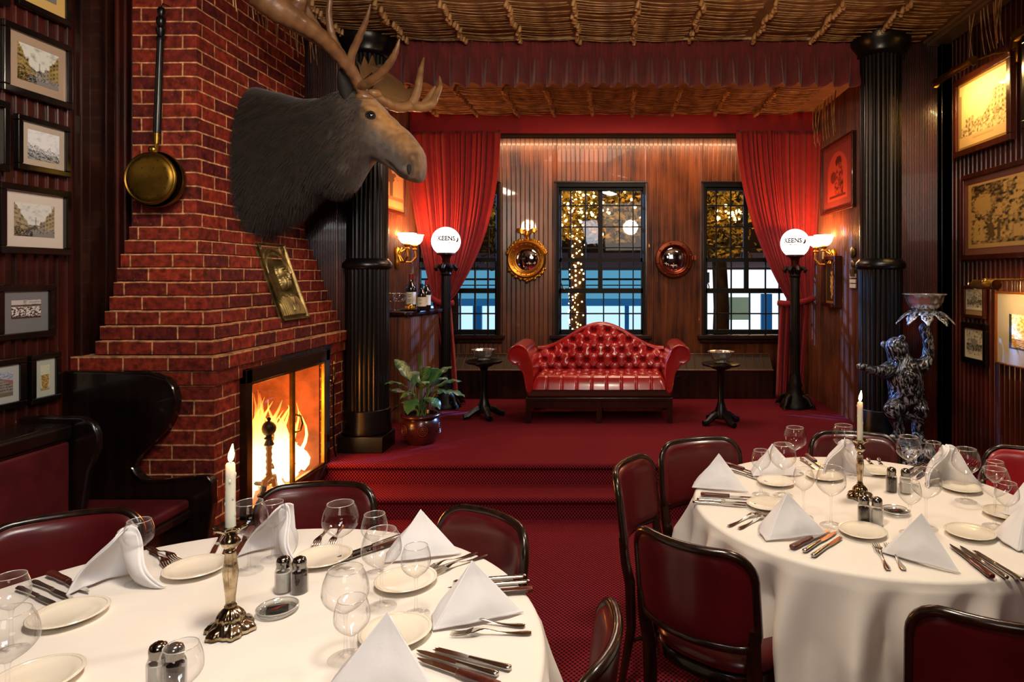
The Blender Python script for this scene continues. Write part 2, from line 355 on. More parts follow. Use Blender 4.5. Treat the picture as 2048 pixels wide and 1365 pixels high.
# header behind the valance, pale bead at the ceiling edge
mb=MB(); mb.box(-2.1,2.1,5.06,5.16,SC-.16,CZ); struct('trim_header',mb,M['dark_trim'])
mb=MB(); mb.tube([(-1.78+i*.18,4.965+.004*math.sin(i*2),CZ-.008+.004*math.sin(i*1.7)) for i in range(21)],.012,8); struct('trim_ceiling_bead',mb,pmat('cream bead',"#b8a67e",.5),smooth=True)
mb=MB(); mb.box(2.40,2.545,-2.6,5.02,CZ-.05,CZ-.002); mb.box(2.37,2.40,-2.6,5.02,CZ-.03,CZ-.002); struct('trim_cornice_right',mb,pmat('brown cornice',"#6a543a",.4),bevel=.006)
# left wall casing strips beside the chimney
mb=MB()
for a,b,t in ((3.30,3.36,.035),(3.37,3.455,.02),(3.47,3.53,.03)): mb.box(XL-.005,XL+t,a,b,0,CZ)
struct('trim_left_casing',mb,M['wood_dark'],bevel=.006)
mb=MB()
for k in range(5): mb.box(2.47-k*.0,2.552,4.93+.0,4.99,0,CZ-.06)
struct('trim_right_dark_strip',mb,M['dark_trim'],bevel=.005)  # near-black strip put in for the dark recess beside the pier
# red box fascia hiding the curtain rail
mb=MB(); mb.box(SXL+.005,2.06,6.75,6.78,3.085,SC); o=mb.build('curtain_pelmet',M['fascia'],bevel=.004); tag(o,'long red fabric pelmet band above the windows and curtains','pelmet')
mb=MB(); mb.box(SXL,SXR,6.80,YB-.002,3.10,3.16); struct('trim_soffit',mb,M['black'])
# fluted cast iron columns
def column(cx,label):
    t=thing('fluted_column',label,'column',(cx,4.93,SZ),group=None)
    nf=26
    def fl(a,r,z): return 1-.055*abs(math.sin(a*nf/2))**.6 if False else 1-.06*max(0,math.cos(a*nf))
    b=MB(); b.lathe([(.150,1.72-.0),(.150,3.30)],nf*8,(cx,4.93,0),mod=fl); b.lathe([(.156,SZ+.3),(.156,1.66)],nf*8,(cx,4.93,0),mod=fl); b.build('shaft',M['black_paint'],t,ang=60)
    b=MB(); b.lathe([(.15,1.645),(.175,1.655),(.182,1.675),(.175,1.70),(.16,1.715),(.15,1.73)],40,(cx,4.93,0)); b.build('collar',M['black_paint'],t,ang=180)
    b=MB(); b.lathe([(.14,3.24),(.17,3.26),(.165,3.28),(.20,3.33),(.215,3.36),(.22,3.40),(.22,3.41)],40,(cx,4.93,0)); b.build('capital',M['black_paint'],t,ang=50)
    b=MB(); b.box(cx-.18,cx+.18,4.75,5.02,SZ,SZ+.12); b.lathe([(.175,SZ+.12),(.178,SZ+.15),(.172,SZ+.19),(.17,SZ+.24),(.165,SZ+.3)],40,(cx,4.93,0)); b.build('base',M['black_paint'],t,bevel=.006)
    return t
column(-1.885,'black fluted iron column behind the moose head, left of the platform')
column(2.005,'black fluted iron column between the right wall lights and reeded pier')
# ================================================================= windows
KY=YB/F
def zy(y): return EYE+(VY-y)*KY
def window(n,x0,x1,label):
    t=bpy.data.objects.new('window_%d'%n,None); COL.objects.link(t); cx=(x0+x1)/2; t.location=(cx,YB,WZ0); WORLD[t.name]=Vector((cx,YB,WZ0)); t['kind']='structure'; t['label']=label
    b=MB(); w=.035
    for a,c in ((x0-.01,x0+w),(x1-w,x1+.01)): b.box(a,c,YB-.03,YB+.14,WZ0,WZ1)
    b.box(x0-.01,x1+.01,YB-.035,YB+.14,WZ1-.045,WZ1+.01); b.box(x0+w,x1-w,YB+.0,YB+.1,WZ1-.075,WZ1-.045)
    b.build('window_frame',M['window_paint'],t,smooth=False,bevel=.005)
    b=MB(); b.box(x0-.01,x0+.01,YB-.045,YB-.03,WZ0,WZ1); b.box(x1-.01,x1+.01,YB-.045,YB-.03,WZ0,WZ1); b.box(x0-.02,x1+.02,YB-.05,YB-.03,WZ1,WZ1+.02)
    b.build('outer_moulding',M['wood_dark'],t,smooth=False,bevel=.004)
    gx0,gx1=x0+w,x1-w; gw=gx1-gx0
    fr=[.135,.31,.49,.72,.885]       # irregular lights, as in the photo
    b=MB(); y0,y1=YB+.045,YB+.085
    for z0,z1 in ((zy(524),zy(516)),):
        b.box(gx0,gx1,y0,y1,z0,z1)
    b.box(gx0,gx0+.02,y0,y1,zy(524),WZ1-.07); b.box(gx1-.02,gx1,y0,y1,zy(524),WZ1-.07)
    for i,f in enumerate(fr):
        hw=.025 if i==2 else .0065
        b.box(gx0+f*gw-hw,gx0+f*gw+hw,y0+.005,y1,zy(524),WZ1-.07)
    for y in (410.5,453.5,495.5): b.box(gx0,gx1,y0+.008,y1,zy(y+1.2),zy(y-1.2))
    b.build('upper_sash',M['window_paint'],t,smooth=False)
    b=MB(); y0,y1=YB+.01,YB+.05
    for y,h in ((582,5),(664,4)): b.box(gx0,gx1,y0,y1,zy(y+h),zy(y-h))
    b.box(gx0,gx0+.02,y0,y1,WZ0,zy(524)); b.box(gx1-.02,gx1,y0,y1,WZ0,zy(524))
    for i,f in enumerate(fr):
        hw=.025 if i==2 else .0065
        b.box(gx0+f*gw-hw,gx0+f*gw+hw,y0+.005,y1,zy(582),zy(524))
        ff=f+.04 if i==2 else f
        b.box(gx0+ff*gw-.007,gx0+ff*gw+.007,y0+.005,y1,WZ0,zy(582))
    for y in (537,628): b.box(gx0,gx1,y0+.008,y1,zy(y+1.3),zy(y-1.3))
    b.build('lower_sash',M['window_paint'],t,smooth=False)
    b=MB(); b.add([(gx0,YB+.055,WZ0),(gx1,YB+.055,WZ0),(gx1,YB+.055,WZ1-.05),(gx0,YB+.055,WZ1-.05)],[(0,1,2,3)]); b.build('pane',M['pane'],t,smooth=False)
    b=MB(); b.tube([(gx0+.03,YB-.0,zy(580)),(gx0+.035,YB-.015,zy(574)),(gx0+.02,YB-.02,zy(566))],.006,6); b.ball((gx0+.055,YB,zy(579)),.012,8); b.build('latch',M['brass_dull'],t)
    b=MB(); b.box(x0-.06,x1+.06,YB-.09,YB+.1,WZ0-.045,WZ0); b.box(x0-.03,x1+.03,YB-.05,YB+.0,WZ0-.09,WZ0-.045); b.build('window_sill',M['wood_dark'],t,smooth=False,bevel=.008)
    return t
window(1,*WN[0],'dark framed sash window behind the left curtain'); window(2,*WN[1],'dark framed sash window behind the red sofa'); window(3,*WN[2],'dark framed sash window beside the right curtain')
# ================================================================= radiator cover under the windows
def radiator(x0,x1,label):
    t=thing('radiator_cover',label,'radiator cover',((x0+x1)/2,6.98,SZ)); 
    b=MB(); b.box(x0,x1,6.86,YB-.005,SZ,.60); b.build('cabinet',M['wood_dark'],t,smooth=False,bevel=.006)
    b=MB(); b.box(x0,x1,6.86,YB-.005,.60,.612); b.add([(x0,6.862,.60),(x1,6.862,.60),(x1,7.06,.745),(x0,7.06,.745)],[(0,1,2,3)]); b.build('grille_back',pmat('radiator mesh',"#2c2416",.6,bump=.5,bscale=200),t,smooth=False)
    br=pmat('bronze radiator frame',"#5a3c26",.4)
    b=MB()
    b.tube([(x0,6.86,.603),(x1,6.86,.603)],.011,4); b.tube([(x0,7.06,.75),(x1,7.06,.75)],.008,4)
    n=int((x1-x0)/.085)
    for i in range(n+1):
        x=x0+(x1-x0)*i/n; b.tube([(x-.01,6.86,.607),(x+.0,7.06,.752)],.0055,4)
    b.build('grille_bars',br,t,smooth=False)
radiator(-1.80,-.30,'low radiator cover with slanted slatted grille left of the sofa'); radiator(.30,1.66,'low radiator cover with slanted slatted grille right of the sofa')
# ================================================================= curtains
def curtain(name,label,side):
    t=thing(name,label,'curtain',((-1.75 if side<0 else 1.75),6.68,SZ))
    def xs(v):   # outer & inner edge by height parameter v: 0 top .. 1 tie
        if side<0: out=lerp(812,868,v**1.5); inn=1003-105*(v**2.6)-14*v*(1-v)*1.2+ (0 if v<.97 else -3)
        else: out=lerp(1640,1622,v**1.4); inn=1470+88*(v**2.2)+22*v
        return out,inn
    D=6.68
    def fn(u,v):
        py=lerp(262,606,v); o,i=xs(v); px=lerp(o,i,u)
        sag=(18*math.sin(PI*min(1,u))*v**3 if True else 0)
        amp=.08*(1-.45*v); ph=u*PI*17+1.5*math.sin(u*9+1)+.9*math.sin(u*23)+.25*math.sin(3*v+u*9)
        y=D+.03-amp*abs(math.sin(ph))**.7*(.65+.35*math.sin(u*31+2))-.004*math.sin(ph*4.1+v*3)
        p=W(px,py,D); return Vector((p.x,y,p.z - (.02*u*v*v)))
    b=MB(); b.grid(fn,420,36); b.build('upper_drape',M['curtain'],t,solid=.006,ang=180)
    def fl(u,v):
        py=lerp(606,795,v)
        if side<0: o,i=lerp(866,893,min(1,v*1.1)),lerp(902,915,min(1,v*1.0))
        else: o,i=lerp(1620,1606,v),lerp(1560,1553,v)
        px=lerp(o,i,u); ph=u*2*PI*5; a=.03
        p=W(px,py,D); return Vector((p.x,D+a*math.sin(ph+v)+.02*math.sin(ph*2),max(SZ+.012,p.z)))
    b=MB(); b.grid(fl,80,16); b.build('lower_drape',M['curtain'],t,solid=.006,ang=180)
    # tie-back
    c0=(868,1) ; pts=[]
    xa,xb=(862,906) if side<0 else (1628,1556)
    for i in range(13):
        a=i/12; p=W(lerp(xa,xb,a),606-(10 if side<0 else 10)*(1-a)+6*math.sin(PI*a),D-.065*math.sin(PI*a)-.02); pts.append(p)
    b=MB(); b.tube(pts,.03,8,flat=1.0); b.build('tie_back',M['curtain'],t,ang=180)
    return t
curtain('curtain','long red velvet curtain tied back at left, behind the left globe lamp',-1)
curtain('curtain','long red velvet curtain tied back at right, behind the right globe lamp',1)
# pleated valance
def vf(u,v):
    x=lerp(-1.72,1.87,u); k=29; ph=(u*k)%1.0; d=min(ph,1-ph)
    z=lerp(CZ-.012,3.06,v)
    pinch=math.exp(-(d/.06)**2)*math.exp(-((v-.28)/.16)**2)
    fan=math.exp(-(d/(.10+.16*max(0,v-.25)))**2)*(.25+.75*v)
    y=4.99-.075*fan+.05*pinch+.05*math.exp(-(d/(.05+.02*v))**2)*max(0,v-.32)*1.4*0-.03*math.exp(-(d/(.025+.01*v))**2)+.05*math.exp(-((d-.5)/.10)**2)*(.3+.5*v)+.006*math.sin(u*60+v*5)
    return Vector((x,y,z+ (.012*math.sin(u*k*2*PI) if v>.99 else 0)))
b=MB(); b.grid(vf,580,24); o=b.build('valance',M['valance'],solid=.005,ang=180); tag(o,'dark red pinch pleated valance hanging across the platform opening','valance')
# ================================================================= globe lamps
def globe(px,py,label,txt,ang):
    c=W(px,py,6.42); t=thing('globe_lamp',label,'lamp',(c.x,c.y,SZ),group=None)
    R=.142
    b=MB(); pr=[]
    for i in range(25):
        a=PI*(i/24)*.83; pr.append((max(.001,R*math.sin(a)),R*math.cos(a)))
    b.lathe(pr,40,c); b.build('globe',GL,t,ang=180)
    b=MB(); zz=c.z-R*.86
    b.lathe([(.085,zz+.012),(.085,zz-.008),(.05,zz-.02),(.038,zz-.05),(.036,zz-.09),(.05,zz-.10),(.05,zz-.12),(.04,zz-.13)],24,(c.x,c.y,0)); b.build('gallery',pmat('dark copper',"#3a0f0c",.35,.6),t,ang=50)
    b=MB()   # leaf capital
    for k in range(8):
        a=2*PI*k/8; d=Vector((math.cos(a),math.sin(a),0)); o0=Vector((c.x,c.y,zz-.19))
        b.tube([o0+d*.035,o0+d*.05+Vector((0,0,.05)),o0+d*.085+Vector((0,0,.07)),o0+d*.11+Vector((0,0,.045)),o0+d*.098+Vector((0,0,.02))],[.014,.02,.02,.016,.011],7)
    b.lathe([(.045,zz-.22),(.055,zz-.2),(.045,zz-.17),(.06,zz-.13)],20,(c.x,c.y,0)); b.build('capital',M['iron'],t)
    b=MB(); b.lathe([(.05,.62),(.044,zz-.21)],96,(c.x,c.y,0),mod=lambda a,r,z:1-.10*max(0,math.cos(a*12))); b.build('post',M['black_paint'],t,ang=60)
    b=MB(); b.lathe([(.15,SZ+.002),(.15,SZ+.03),(.12,SZ+.06),(.10,SZ+.12),(.065,SZ+.18),(.075,SZ+.22),(.06,SZ+.26),(.055,.63)],8,(c.x,c.y,0))
    for k in range(4):
        a=PI/4+k*PI/2; d=Vector((math.cos(a),math.sin(a),0)); o0=Vector((c.x,c.y,SZ))
        b.tube([o0+d*.09+Vector((0,0,.12)),o0+d*.14+Vector((0,0,.1)),o0+d*.18+Vector((0,0,.03)),o0+d*.21+Vector((0,0,.022)),o0+d*.2+Vector((0,0,.05))],[.022,.022,.02,.018,.01],8)
    b.build('base',M['iron'],t,ang=50)
    # lettering wrapped on the globe
    me=text_mesh(txt,.062); b=MB()
    def wrap(p):
        a=ang+p[0]/R; el=(p[1]+.02-.35*p[0]*p[0]*6*0)/R; return c+Vector((math.sin(a)*math.cos(el),-math.cos(a)*math.cos(el),math.sin(el)))*(R+.0012)
    b.add([wrap(p) for p in me[0]],me[1])
    b.build('lettering',M['ink'],t,smooth=False)
    b=MB()
    for dx,s in ((.098,1),):     # small pipe mark right of the word
        pts=[(dx+.0,-.022),(dx+.012,-.014),(dx+.020,.002),(dx+.022,.014),(dx+.038,.012),(dx+.038,-.006),(dx+.026,-.026),(dx+.008,-.032)]
        b.add([wrap(p) for p in pts],[tuple(range(8))])
    for k in range(2):
        x0=-.035+k*.045; b.add([wrap((x0,-.040)),wrap((x0+.03,-.040)),wrap((x0+.03,-.034)),wrap((x0,-.034))],[(0,1,2,3)])
    b.build('pipe_mark',M['ink'],t,smooth=False)
    return t
M['ink']=pmat('dark lettering',"#1a0502",.9,spec=0)
GL=emat('lit opal globe',"#fff0e2",3.0)
def text_mesh(s,size,extr=0,align='CENTER'):
    cu=bpy.data.curves.new('tmp','FONT'); cu.body=s; cu.size=size; cu.align_x=align; cu.align_y='CENTER'; cu.extrude=extr; cu.offset=.0022 if size<.1 else 0; cu.resolution_u=2
    o=bpy.data.objects.new('tmp',cu); COL.objects.link(o); dg=bpy.context.evaluated_depsgraph_get(); me=bpy.data.meshes.new_from_object(o.evaluated_get(dg))
    r=([tuple(v.co) for v in me.vertices],[tuple(p.vertices) for p in me.polygons]); bpy.data.objects.remove(o); bpy.data.curves.remove(cu); bpy.data.meshes.remove(me); return r
globe(892,483,'lit round globe lamp on black fluted post before the left curtain','KEENS',.28)
globe(1590,487,'lit round globe lamp on black fluted post before the right curtain','KEENS',-.42)
# ================================================================= wall sconces
def sconce(px,py,x,sgn,label):
    p=WX(px,py,x); t=thing('wall_sconce',label,'wall lamp',(x,p.y,p.z)); 
    b=MB(); b.lathe([(.001,-.16),(.02,-.14),(.03,-.08),(.022,-.04),(.035,0),(.025,.05),(.001,.07)],14,(x-sgn*.02,p.y,p.z-.12)); b.build('backplate',M['gold'],t)
    for k,dy in enumerate((-.14,.10)):
        e=Vector((x-sgn*.16,p.y+dy,p.z-.03)); a0=Vector((x-sgn*.02,p.y,p.z-.10))
        b=MB(); b.tube([a0,a0+Vector((-sgn*.05,dy*.3,-.10)),a0+Vector((-sgn*.11,dy*.8,-.10)),a0+Vector((-sgn*.15,dy*1.05,-.05)),e+Vector((0,0,-.05))],[.012,.010,.010,.010,.012],8)
        b.tube([a0+Vector((-sgn*.03,dy*.2,0)),a0+Vector((-sgn*.07,dy*.5,.03)),a0+Vector((-sgn*.05,dy*.7,-.02))],[.009,.008,.004],7)
        b.lathe([(.012,-.055),(.03,-.045),(.016,-.03),(.034,-.01),(.03,.005)],12,e+Vector((0,0,0))); ar=b.build('arm',M['gold'],t)
        b=MB(); b.lathe([(.03,0),(.055,.015),(.075,.045),(.085,.09),(.092,.10),(.088,.10),(.08,.088)],20,e,cap=False,mod=lambda a,r,z:1+.03*math.cos(a*8)); b.build('lamp_shade',SG,t,ang=180)
        light('POINT',e+Vector((-sgn*.02,0,.12)),17,"#ff9a50",.04)
    return t
SG=emat('lit frosted shade',"#ffd8a8",9.0)
sconce(790,483,SXL,-1,'gilt two arm wall light on the left platform wall above the wine bottles')
sconce(1672,487,SXR,1,'gilt two arm wall light on the right platform wall below the framed figure')
# ================================================================= mirrors
def disc_mirror(cx,cz,r,y,b,dome=.03):
    pr=[(r*math.sin(k/10*PI/2)+.001,-dome*math.cos(k/10*PI/2)) for k in range(11)]
    return b.add(*lathe_y(pr,40,(cx,y,cz)))
def lathe_y(prof,n,c,mod=None):
    vs=[];fs=[]
    for r,d in prof:
        for j in range(n):
            a=2*PI*j/n; q=r*(mod(a) if mod else 1); vs.append((c[0]+q*math.cos(a),c[1]+d,c[2]+q*math.sin(a)))
    for i in range(len(prof)-1):
        for j in range(n): k=(j+1)%n; fs.append((i*n+j,i*n+k,(i+1)*n+k,(i+1)*n+j))
    return vs,fs
M['mirror']=pmat('convex mirror',"#e8e4e0",.02,1)
c=W(1054,519,7.05); t=thing('eagle_mirror','round convex mirror in gilt frame topped by a spread eagle','mirror',(c.x,YB-.005,c.z-.23))
b=MB(); b.add(*lathe_y([(.148,-.02),(.155,-.05),(.172,-.07),(.19,-.075),(.205,-.05),(.205,.04)],48,(c.x,c.y,c.z))); b.add(*lathe_y([(.142,0),(.142,-.035),(.150,-.04),(.152,0)],40,(c.x,c.y,c.z))); b.build('frame',M['gold'],t)
b=MB(); disc_mirror(c.x,c.z,.145,c.y-.005,b,.045); b.build('mirror_glass',M['mirror'],t,ang=180)
b=MB()
for k in range(20): a=2*PI*k/20; b.ball((c.x+.163*math.cos(a),c.y-.068,c.z+.163*math.sin(a)),.007,6)
b.build('beads',M['gold'],t)
b=MB(); random.seed(3)
for a0,a1 in ((.1,.42),(.58,.9),(1.15,1.85)):
    b=MB()
    for k in range(26):
        a=PI*lerp(a0,a1,k/25); r=.213+.010*math.sin(k*2.3); b.ball((c.x+r*math.cos(a),c.y-.02,c.z+r*math.sin(a)),.013+.007*random.random(),7,(1.2,.7,1))
    if a0>1: b.ball((c.x,c.y-.02,c.z-.235),.022,8)
    b.build('scroll_ornament',M['gold'],t)
b=MB(); ez=c.z+.27
b.ball((c.x,c.y-.03,ez),.026,10,(1,.8,1.5)); b.ball((c.x-.012,c.y-.04,ez+.048),.014,8); b.tube([(c.x-.02,c.y-.05,ez+.048),(c.x-.033,c.y-.055,ez+.04)],[.006,.002],6)
for s in (-1,1):
    b.tube([(c.x+s*.012,c.y-.03,ez-.03),(c.x+s*.018,c.y-.03,ez-.055)],.007,6)
    def wing(u,v):
        x=c.x+s*(.015+.105*u); top=ez+.035+.03*math.sin(u*PI*.8); bot=ez-.02+.055*u+.02*abs(math.sin(u*9))*(1-u*.5); return Vector((x,c.y-.035-.012*math.sin(PI*u),lerp(top,bot,v*(1 if u<.98 else .4))))
    g=MB(); g.grid(wing,14,4); b.add(g.v,g.f); b.add([p+Vector((0,.012,0)) for p in g.v],g.f)
b.lathe([(.03,-.07),(.035,-.062),(.02,-.05)],12,(c.x,c.y-.03,ez)); b.build('eagle',M['gold'],t,ang=60)
c=W(1348,519,7.05); t=thing('porthole_mirror','round riveted copper porthole mirror without eagle, right of middle window','mirror',(c.x,YB-.005,c.z-.2))
cop=pmat('copper',"#7a3a22",.3,.85,var=.4)
b=MB(); b.add(*lathe_y([(.150,0),(.150,-.05),(.158,-.055),(.165,-.045),(.195,-.04),(.203,-.03),(.205,.04)],48,(c.x,c.y,c.z))); b.build('frame',cop,t)
b=MB(); disc_mirror(c.x,c.z,.152,c.y,b,.035); b.build('mirror_glass',M['mirror'],t,ang=180)
b=MB()
for k in range(8): a=2*PI*(k+.3)/8; b.ball((c.x+.18*math.cos(a),c.y-.045,c.z+.18*math.sin(a)),.011,8)
b.build('rivets',cop,t)
b=MB(); b.box(c.x+.19,c.x+.235,c.y-.05,c.y+.0,c.z-.005,c.z+.035); b.cyl((c.x+.215,c.y-.06,c.z-.01),(c.x+.215,c.y-.06,c.z+.04),.012,8); b.build('latch',cop,t)
# ================================================================= pedestal tables with bowls
def pedestal(px,py,y,label,blabel):
    p=W(px,py,y); top=p.z; t=thing('pedestal_table',label,'side table',(p.x,y,SZ))
    b=MB(); b.lathe([(.001,top-.02),(.155,top-.02),(.168,top-.01),(.168,top),(.155,top+.004),(.001,top+.003)],36,(p.x,y,0)); b.build('table_top',M['black_paint'],t,ang=50)
    b=MB(); b.lathe([(.09,top-.022),(.085,top-.04),(.04,top-.06),(.03,top-.09),(.028,SZ+.2),(.036,SZ+.17),(.045,SZ+.14),(.06,SZ+.10),(.06,SZ+.05)],20,(p.x,y,0)); b.build('pedestal',M['black_paint'],t,ang=50)
    for k in range(4):
        a=.5+k*PI/2; d=Vector((math.cos(a),math.sin(a),0)); o=Vector((p.x,y,SZ))
        b=MB(); b.tube([o+d*.04+Vector((0,0,.09)),o+d*.09+Vector((0,0,.07)),o+d*.15+Vector((0,0,.03)),o+d*.19+Vector((0,0,.025))],[.03,.032,.026,.024],8); b.build('leg',M['black_paint'],t)
    t2=thing('silver_bowl',blabel,'bowl',(p.x,y,top+.0045)); b=MB()
    f=lambda a,r,z:1+.03*math.cos(a*10)
    b.lathe([(.05,0),(.055,.006),(.045,.014),(.07,.03),(.095,.06),(.105,.09),(.116,.10),(.11,.10),(.10,.092),(.09,.06),(.06,.03),(.001,.024)],50,(p.x,y,top+.0045),mod=f); b.build('bowl',M['silver'],t2,ang=70); return t
pedestal(968,722,5.95,'black pedestal side table left of the red sofa','silver bowl on the side table left of the sofa')
pedestal(1442,727,5.70,'black pedestal side table right of the red sofa','silver bowl on the side table right of the sofa')
# ================================================================= Chesterfield sofa
def sofa():
    X0,X1=W(1052,0,5.75).x,W(1345,0,5.75).x; cx=(X0+X1)/2; Yf=5.72; hw=(X1-X0)/2
    t=thing('sofa','red buttoned leather settee with camel back and rolled arms between pedestal tables','sofa',(cx,Yf+.3,SZ),rz=0)
    zs=SZ+.42  # seat top front
    top=1.145
    # base rail
    b=MB(); b.box(cx-hw,cx+hw,Yf,Yf+.04,SZ+.195,SZ+.225); b.box(cx-hw+.01,cx+hw-.01,Yf+.015,Yf+.6,SZ+.13,SZ+.20); b.build('base_rail',M['wood_dark'],t,smooth=False,bevel=.004)
    b=MB(); b.box(cx-hw+.005,cx+hw-.005,Yf+.01,Yf+.62,SZ+.225,SZ+.31); b.build('seat_frame',pmat('dark brown hide',"#3c1a10",.35,coat=.3),t,bevel=.02,segs=3)
    for x in (cx-hw+.025,cx,cx+hw-.025):
        for y in (Yf+.025,Yf+.6):
            b=MB(); b.box(x-.024,x+.024,y-.02,y+.02,SZ,SZ+.2); 
            for g in (-.012,0,.012): b.box(x+g-.002,x+g+.002,y-.023,y,SZ+.02,SZ+.18)
            b.build('leg',M['wood_dark'],t,smooth=False,bevel=.003)
    # tufted seat
    iw=hw-.055
    nb=9
    def tuft(u,v,nu,nv,stag=True):
        # distance to nearest button on diamond lattice; returns dimple depth 0..1 and fold
        best=9
        for j in range(int(v*nv)-1,int(v*nv)+3):
            off=.5 if (j%2 and stag) else 0
            i=round(u*nu-off); 
            d=math.hypot((u*nu-(i+off))*1.0,(v*nv-j)*1.0)
            best=min(best,d)
        a=(u*nu+v*nv/1.0*.5)%1.0; c=(u*nu-v*nv*.5)%1.0
        fold=min(min(a,1-a),min(c,1-c))
        return best,fold
    def seat(u,v):
        x=cx-iw+2*iw*u; e=min(u,1-u)*2*iw; y=Yf-.02+.60*v
        edge=min(1,e/.06); z=SZ+.30+.115*(1-(1-edge)**2)**.5*(1-max(0,(.12-v)/.12)**2.2*1.0)
        if v>.12:
            d,f=tuft(u,(v-.12),9,5); z+= -.028*math.exp(-(d/.22)**2)-.010*math.exp(-(f/.07)**2)
        else:
            f=abs(((u*9)%1)-.5); f=.5-f; z-=0; 
        yy=y-.0
        if v<.12: g=(u*9)%1; g=min(g,1-g); yy+=.01*math.exp(-(g/.05)**2)
        return Vector((x,yy,z))
    b=MB(); b.grid(seat,216,60); b.build('seat',M['leather_red'],t,solid=.0,ang=180)
    # camel back
    def back(u,v):
        s=2*u-1; x=cx+s*(iw+.02)
        h=top-.235*(1-math.cos(min(1,abs(s)/.98)*PI))/2
        h=max(h,.91) if abs(s)<.9 else h
        zb=SZ+.40; 
        if v<.86:
            k=v/.86; z=lerp(zb,h-.03,k); y=Yf+.50+.10*k-.07*math.sin(PI*min(1,k*.9+.1))*.6
            zz=(z-zb)
            d,f=tuft(u,zz/.60,9,5*1.3)
            y+= .055*math.exp(-(d/.23)**2)+.016*math.exp(-(f/.07)**2)
        else:
            k=(v-.86)/.14; a=k*PI; z=h-.03+.035*math.sin(a); y=Yf+.62+.05*(1-math.cos(a))-.02
        return Vector((x,y,z))
    b=MB(); b.grid(back,234,120); b.build('backrest',M['leather_red'],t,ang=180)
    b=MB(); 
    def bb(u,v):
        p=back(u,1); return Vector((p.x,p.y+.01,lerp(p.z,SZ+.2,v)))
    b.grid(bb,40,2); b.build('outer_back',M['leather_red'],t,ang=180)
    # buttons
    M['button']=pmat('dark buttons',"#3a0a0d",.4)
    for j in range(0,8):
        for i in range(0,10):
            off=.5 if j%2 else 0; u=(i+off)/9; zz=j/6.5*.60
            if not .03<u<.97: continue
            h=top-.235*(1-math.cos(min(1,abs(2*u-1)/.98)*PI))/2; k=zz/(h-.03-(SZ+.40))
            if k<.04 or k>.93: continue
            p=back(u,k*.86); b=MB(); b.ball((p.x,p.y-.006,p.z),.008,6); b.build('button',M['button'],t)
    # rolled arms
    for s in (-1,1):
        ax=cx+s*(hw+.015); 
        prof=[]   # front outline (x outwards, z), closed
        cz=SZ+.61; R=.088; ccx=.055
        for k in range(15):
            a=PI*1.02-k/14*PI*1.55; prof.append((ccx+R*math.cos(a)*1.05,cz+R*math.sin(a)))
        prof+= [(ccx+.012,cz-.07),(ccx-.005,cz-.10),(-.005,cz-.18),(-.012,SZ+.24)]
        prof+= [(-.075,SZ+.24),(-.09,SZ+.42),(-.075,cz-.06)]
        b=MB(); R_=[]
        for k,(yy,sc) in enumerate(((Yf+.015,.90),(Yf,.97),(Yf+.03,1.0),(Yf+.3,1.0),(Yf+.6,1.0),(Yf+.62,.96))):
            mx=-.02; mz=SZ+.5
            R_.append([Vector((ax+s*(mx+(px-mx)*sc),yy,mz+(pz-mz)*sc)) for px,pz in prof])
        b.rings(R_); b.build('armrest',M['leather_red'],t,sub=1,ang=180)
        b=MB(); b.tube([(ax+s*(-.02+(px+.02)*.93),Yf-.006,SZ+.5+(pz-SZ-.5)*.93) for px,pz in prof[:18]],.008,6); b.build('piping',M['leather_red'],t)
    return t
sofa()
# ================================================================= bar counter with bottles
p=W(875,622,5.9); bx=p.x; bz=p.z
t=thing('bar_counter','small beaded bar counter against the left platform wall','counter',((SXL+bx)/2,6.05,SZ))
pa,pb_,pc=(SXL+.01,5.74),(-1.875,5.74),(-1.735,6.36)
def plan_boards(b,p,q,z0,z1):
    st=len(b.v); ln=math.hypot(q[0]-p[0],q[1]-p[1]); boards(b,0,ln,z0,z1,0,'x',1,pitch=.03,g=.004,d=.004)
    b.xf(Matrix.Translation((p[0],p[1],0))@Matrix.Rotation(math.atan2(q[1]-p[1],q[0]-p[0]),4,'Z'),st)
b=MB(); plan_boards(b,pa,pb_,SZ,bz-.045); plan_boards(b,pb_,pc,SZ,bz-.045)
b.prism([(pa[0],pa[1]+.01),(pb_[0]-.008,pb_[1]+.01),(pc[0]-.012,pc[1]),(pa[0],pc[1])],SZ,bz-.045,'z'); b.build('cabinet',M['board_stage'],t,smooth=False)
b=MB(); b.prism([(pa[0],pa[1]-.035),(pb_[0]+.03,pb_[1]-.035),(pc[0]+.045,pc[1]+.02),(pa[0],pc[1]+.02)],bz-.04,bz,'z'); b.build('counter_top',M['wood_dark'],t,bevel=.012,segs=3)
bg=pmat('dark bottle glass',"#0c120a",.06,spec=.8,coat=.5); lab=pmat('cream label',"#e2d8bc",.6)
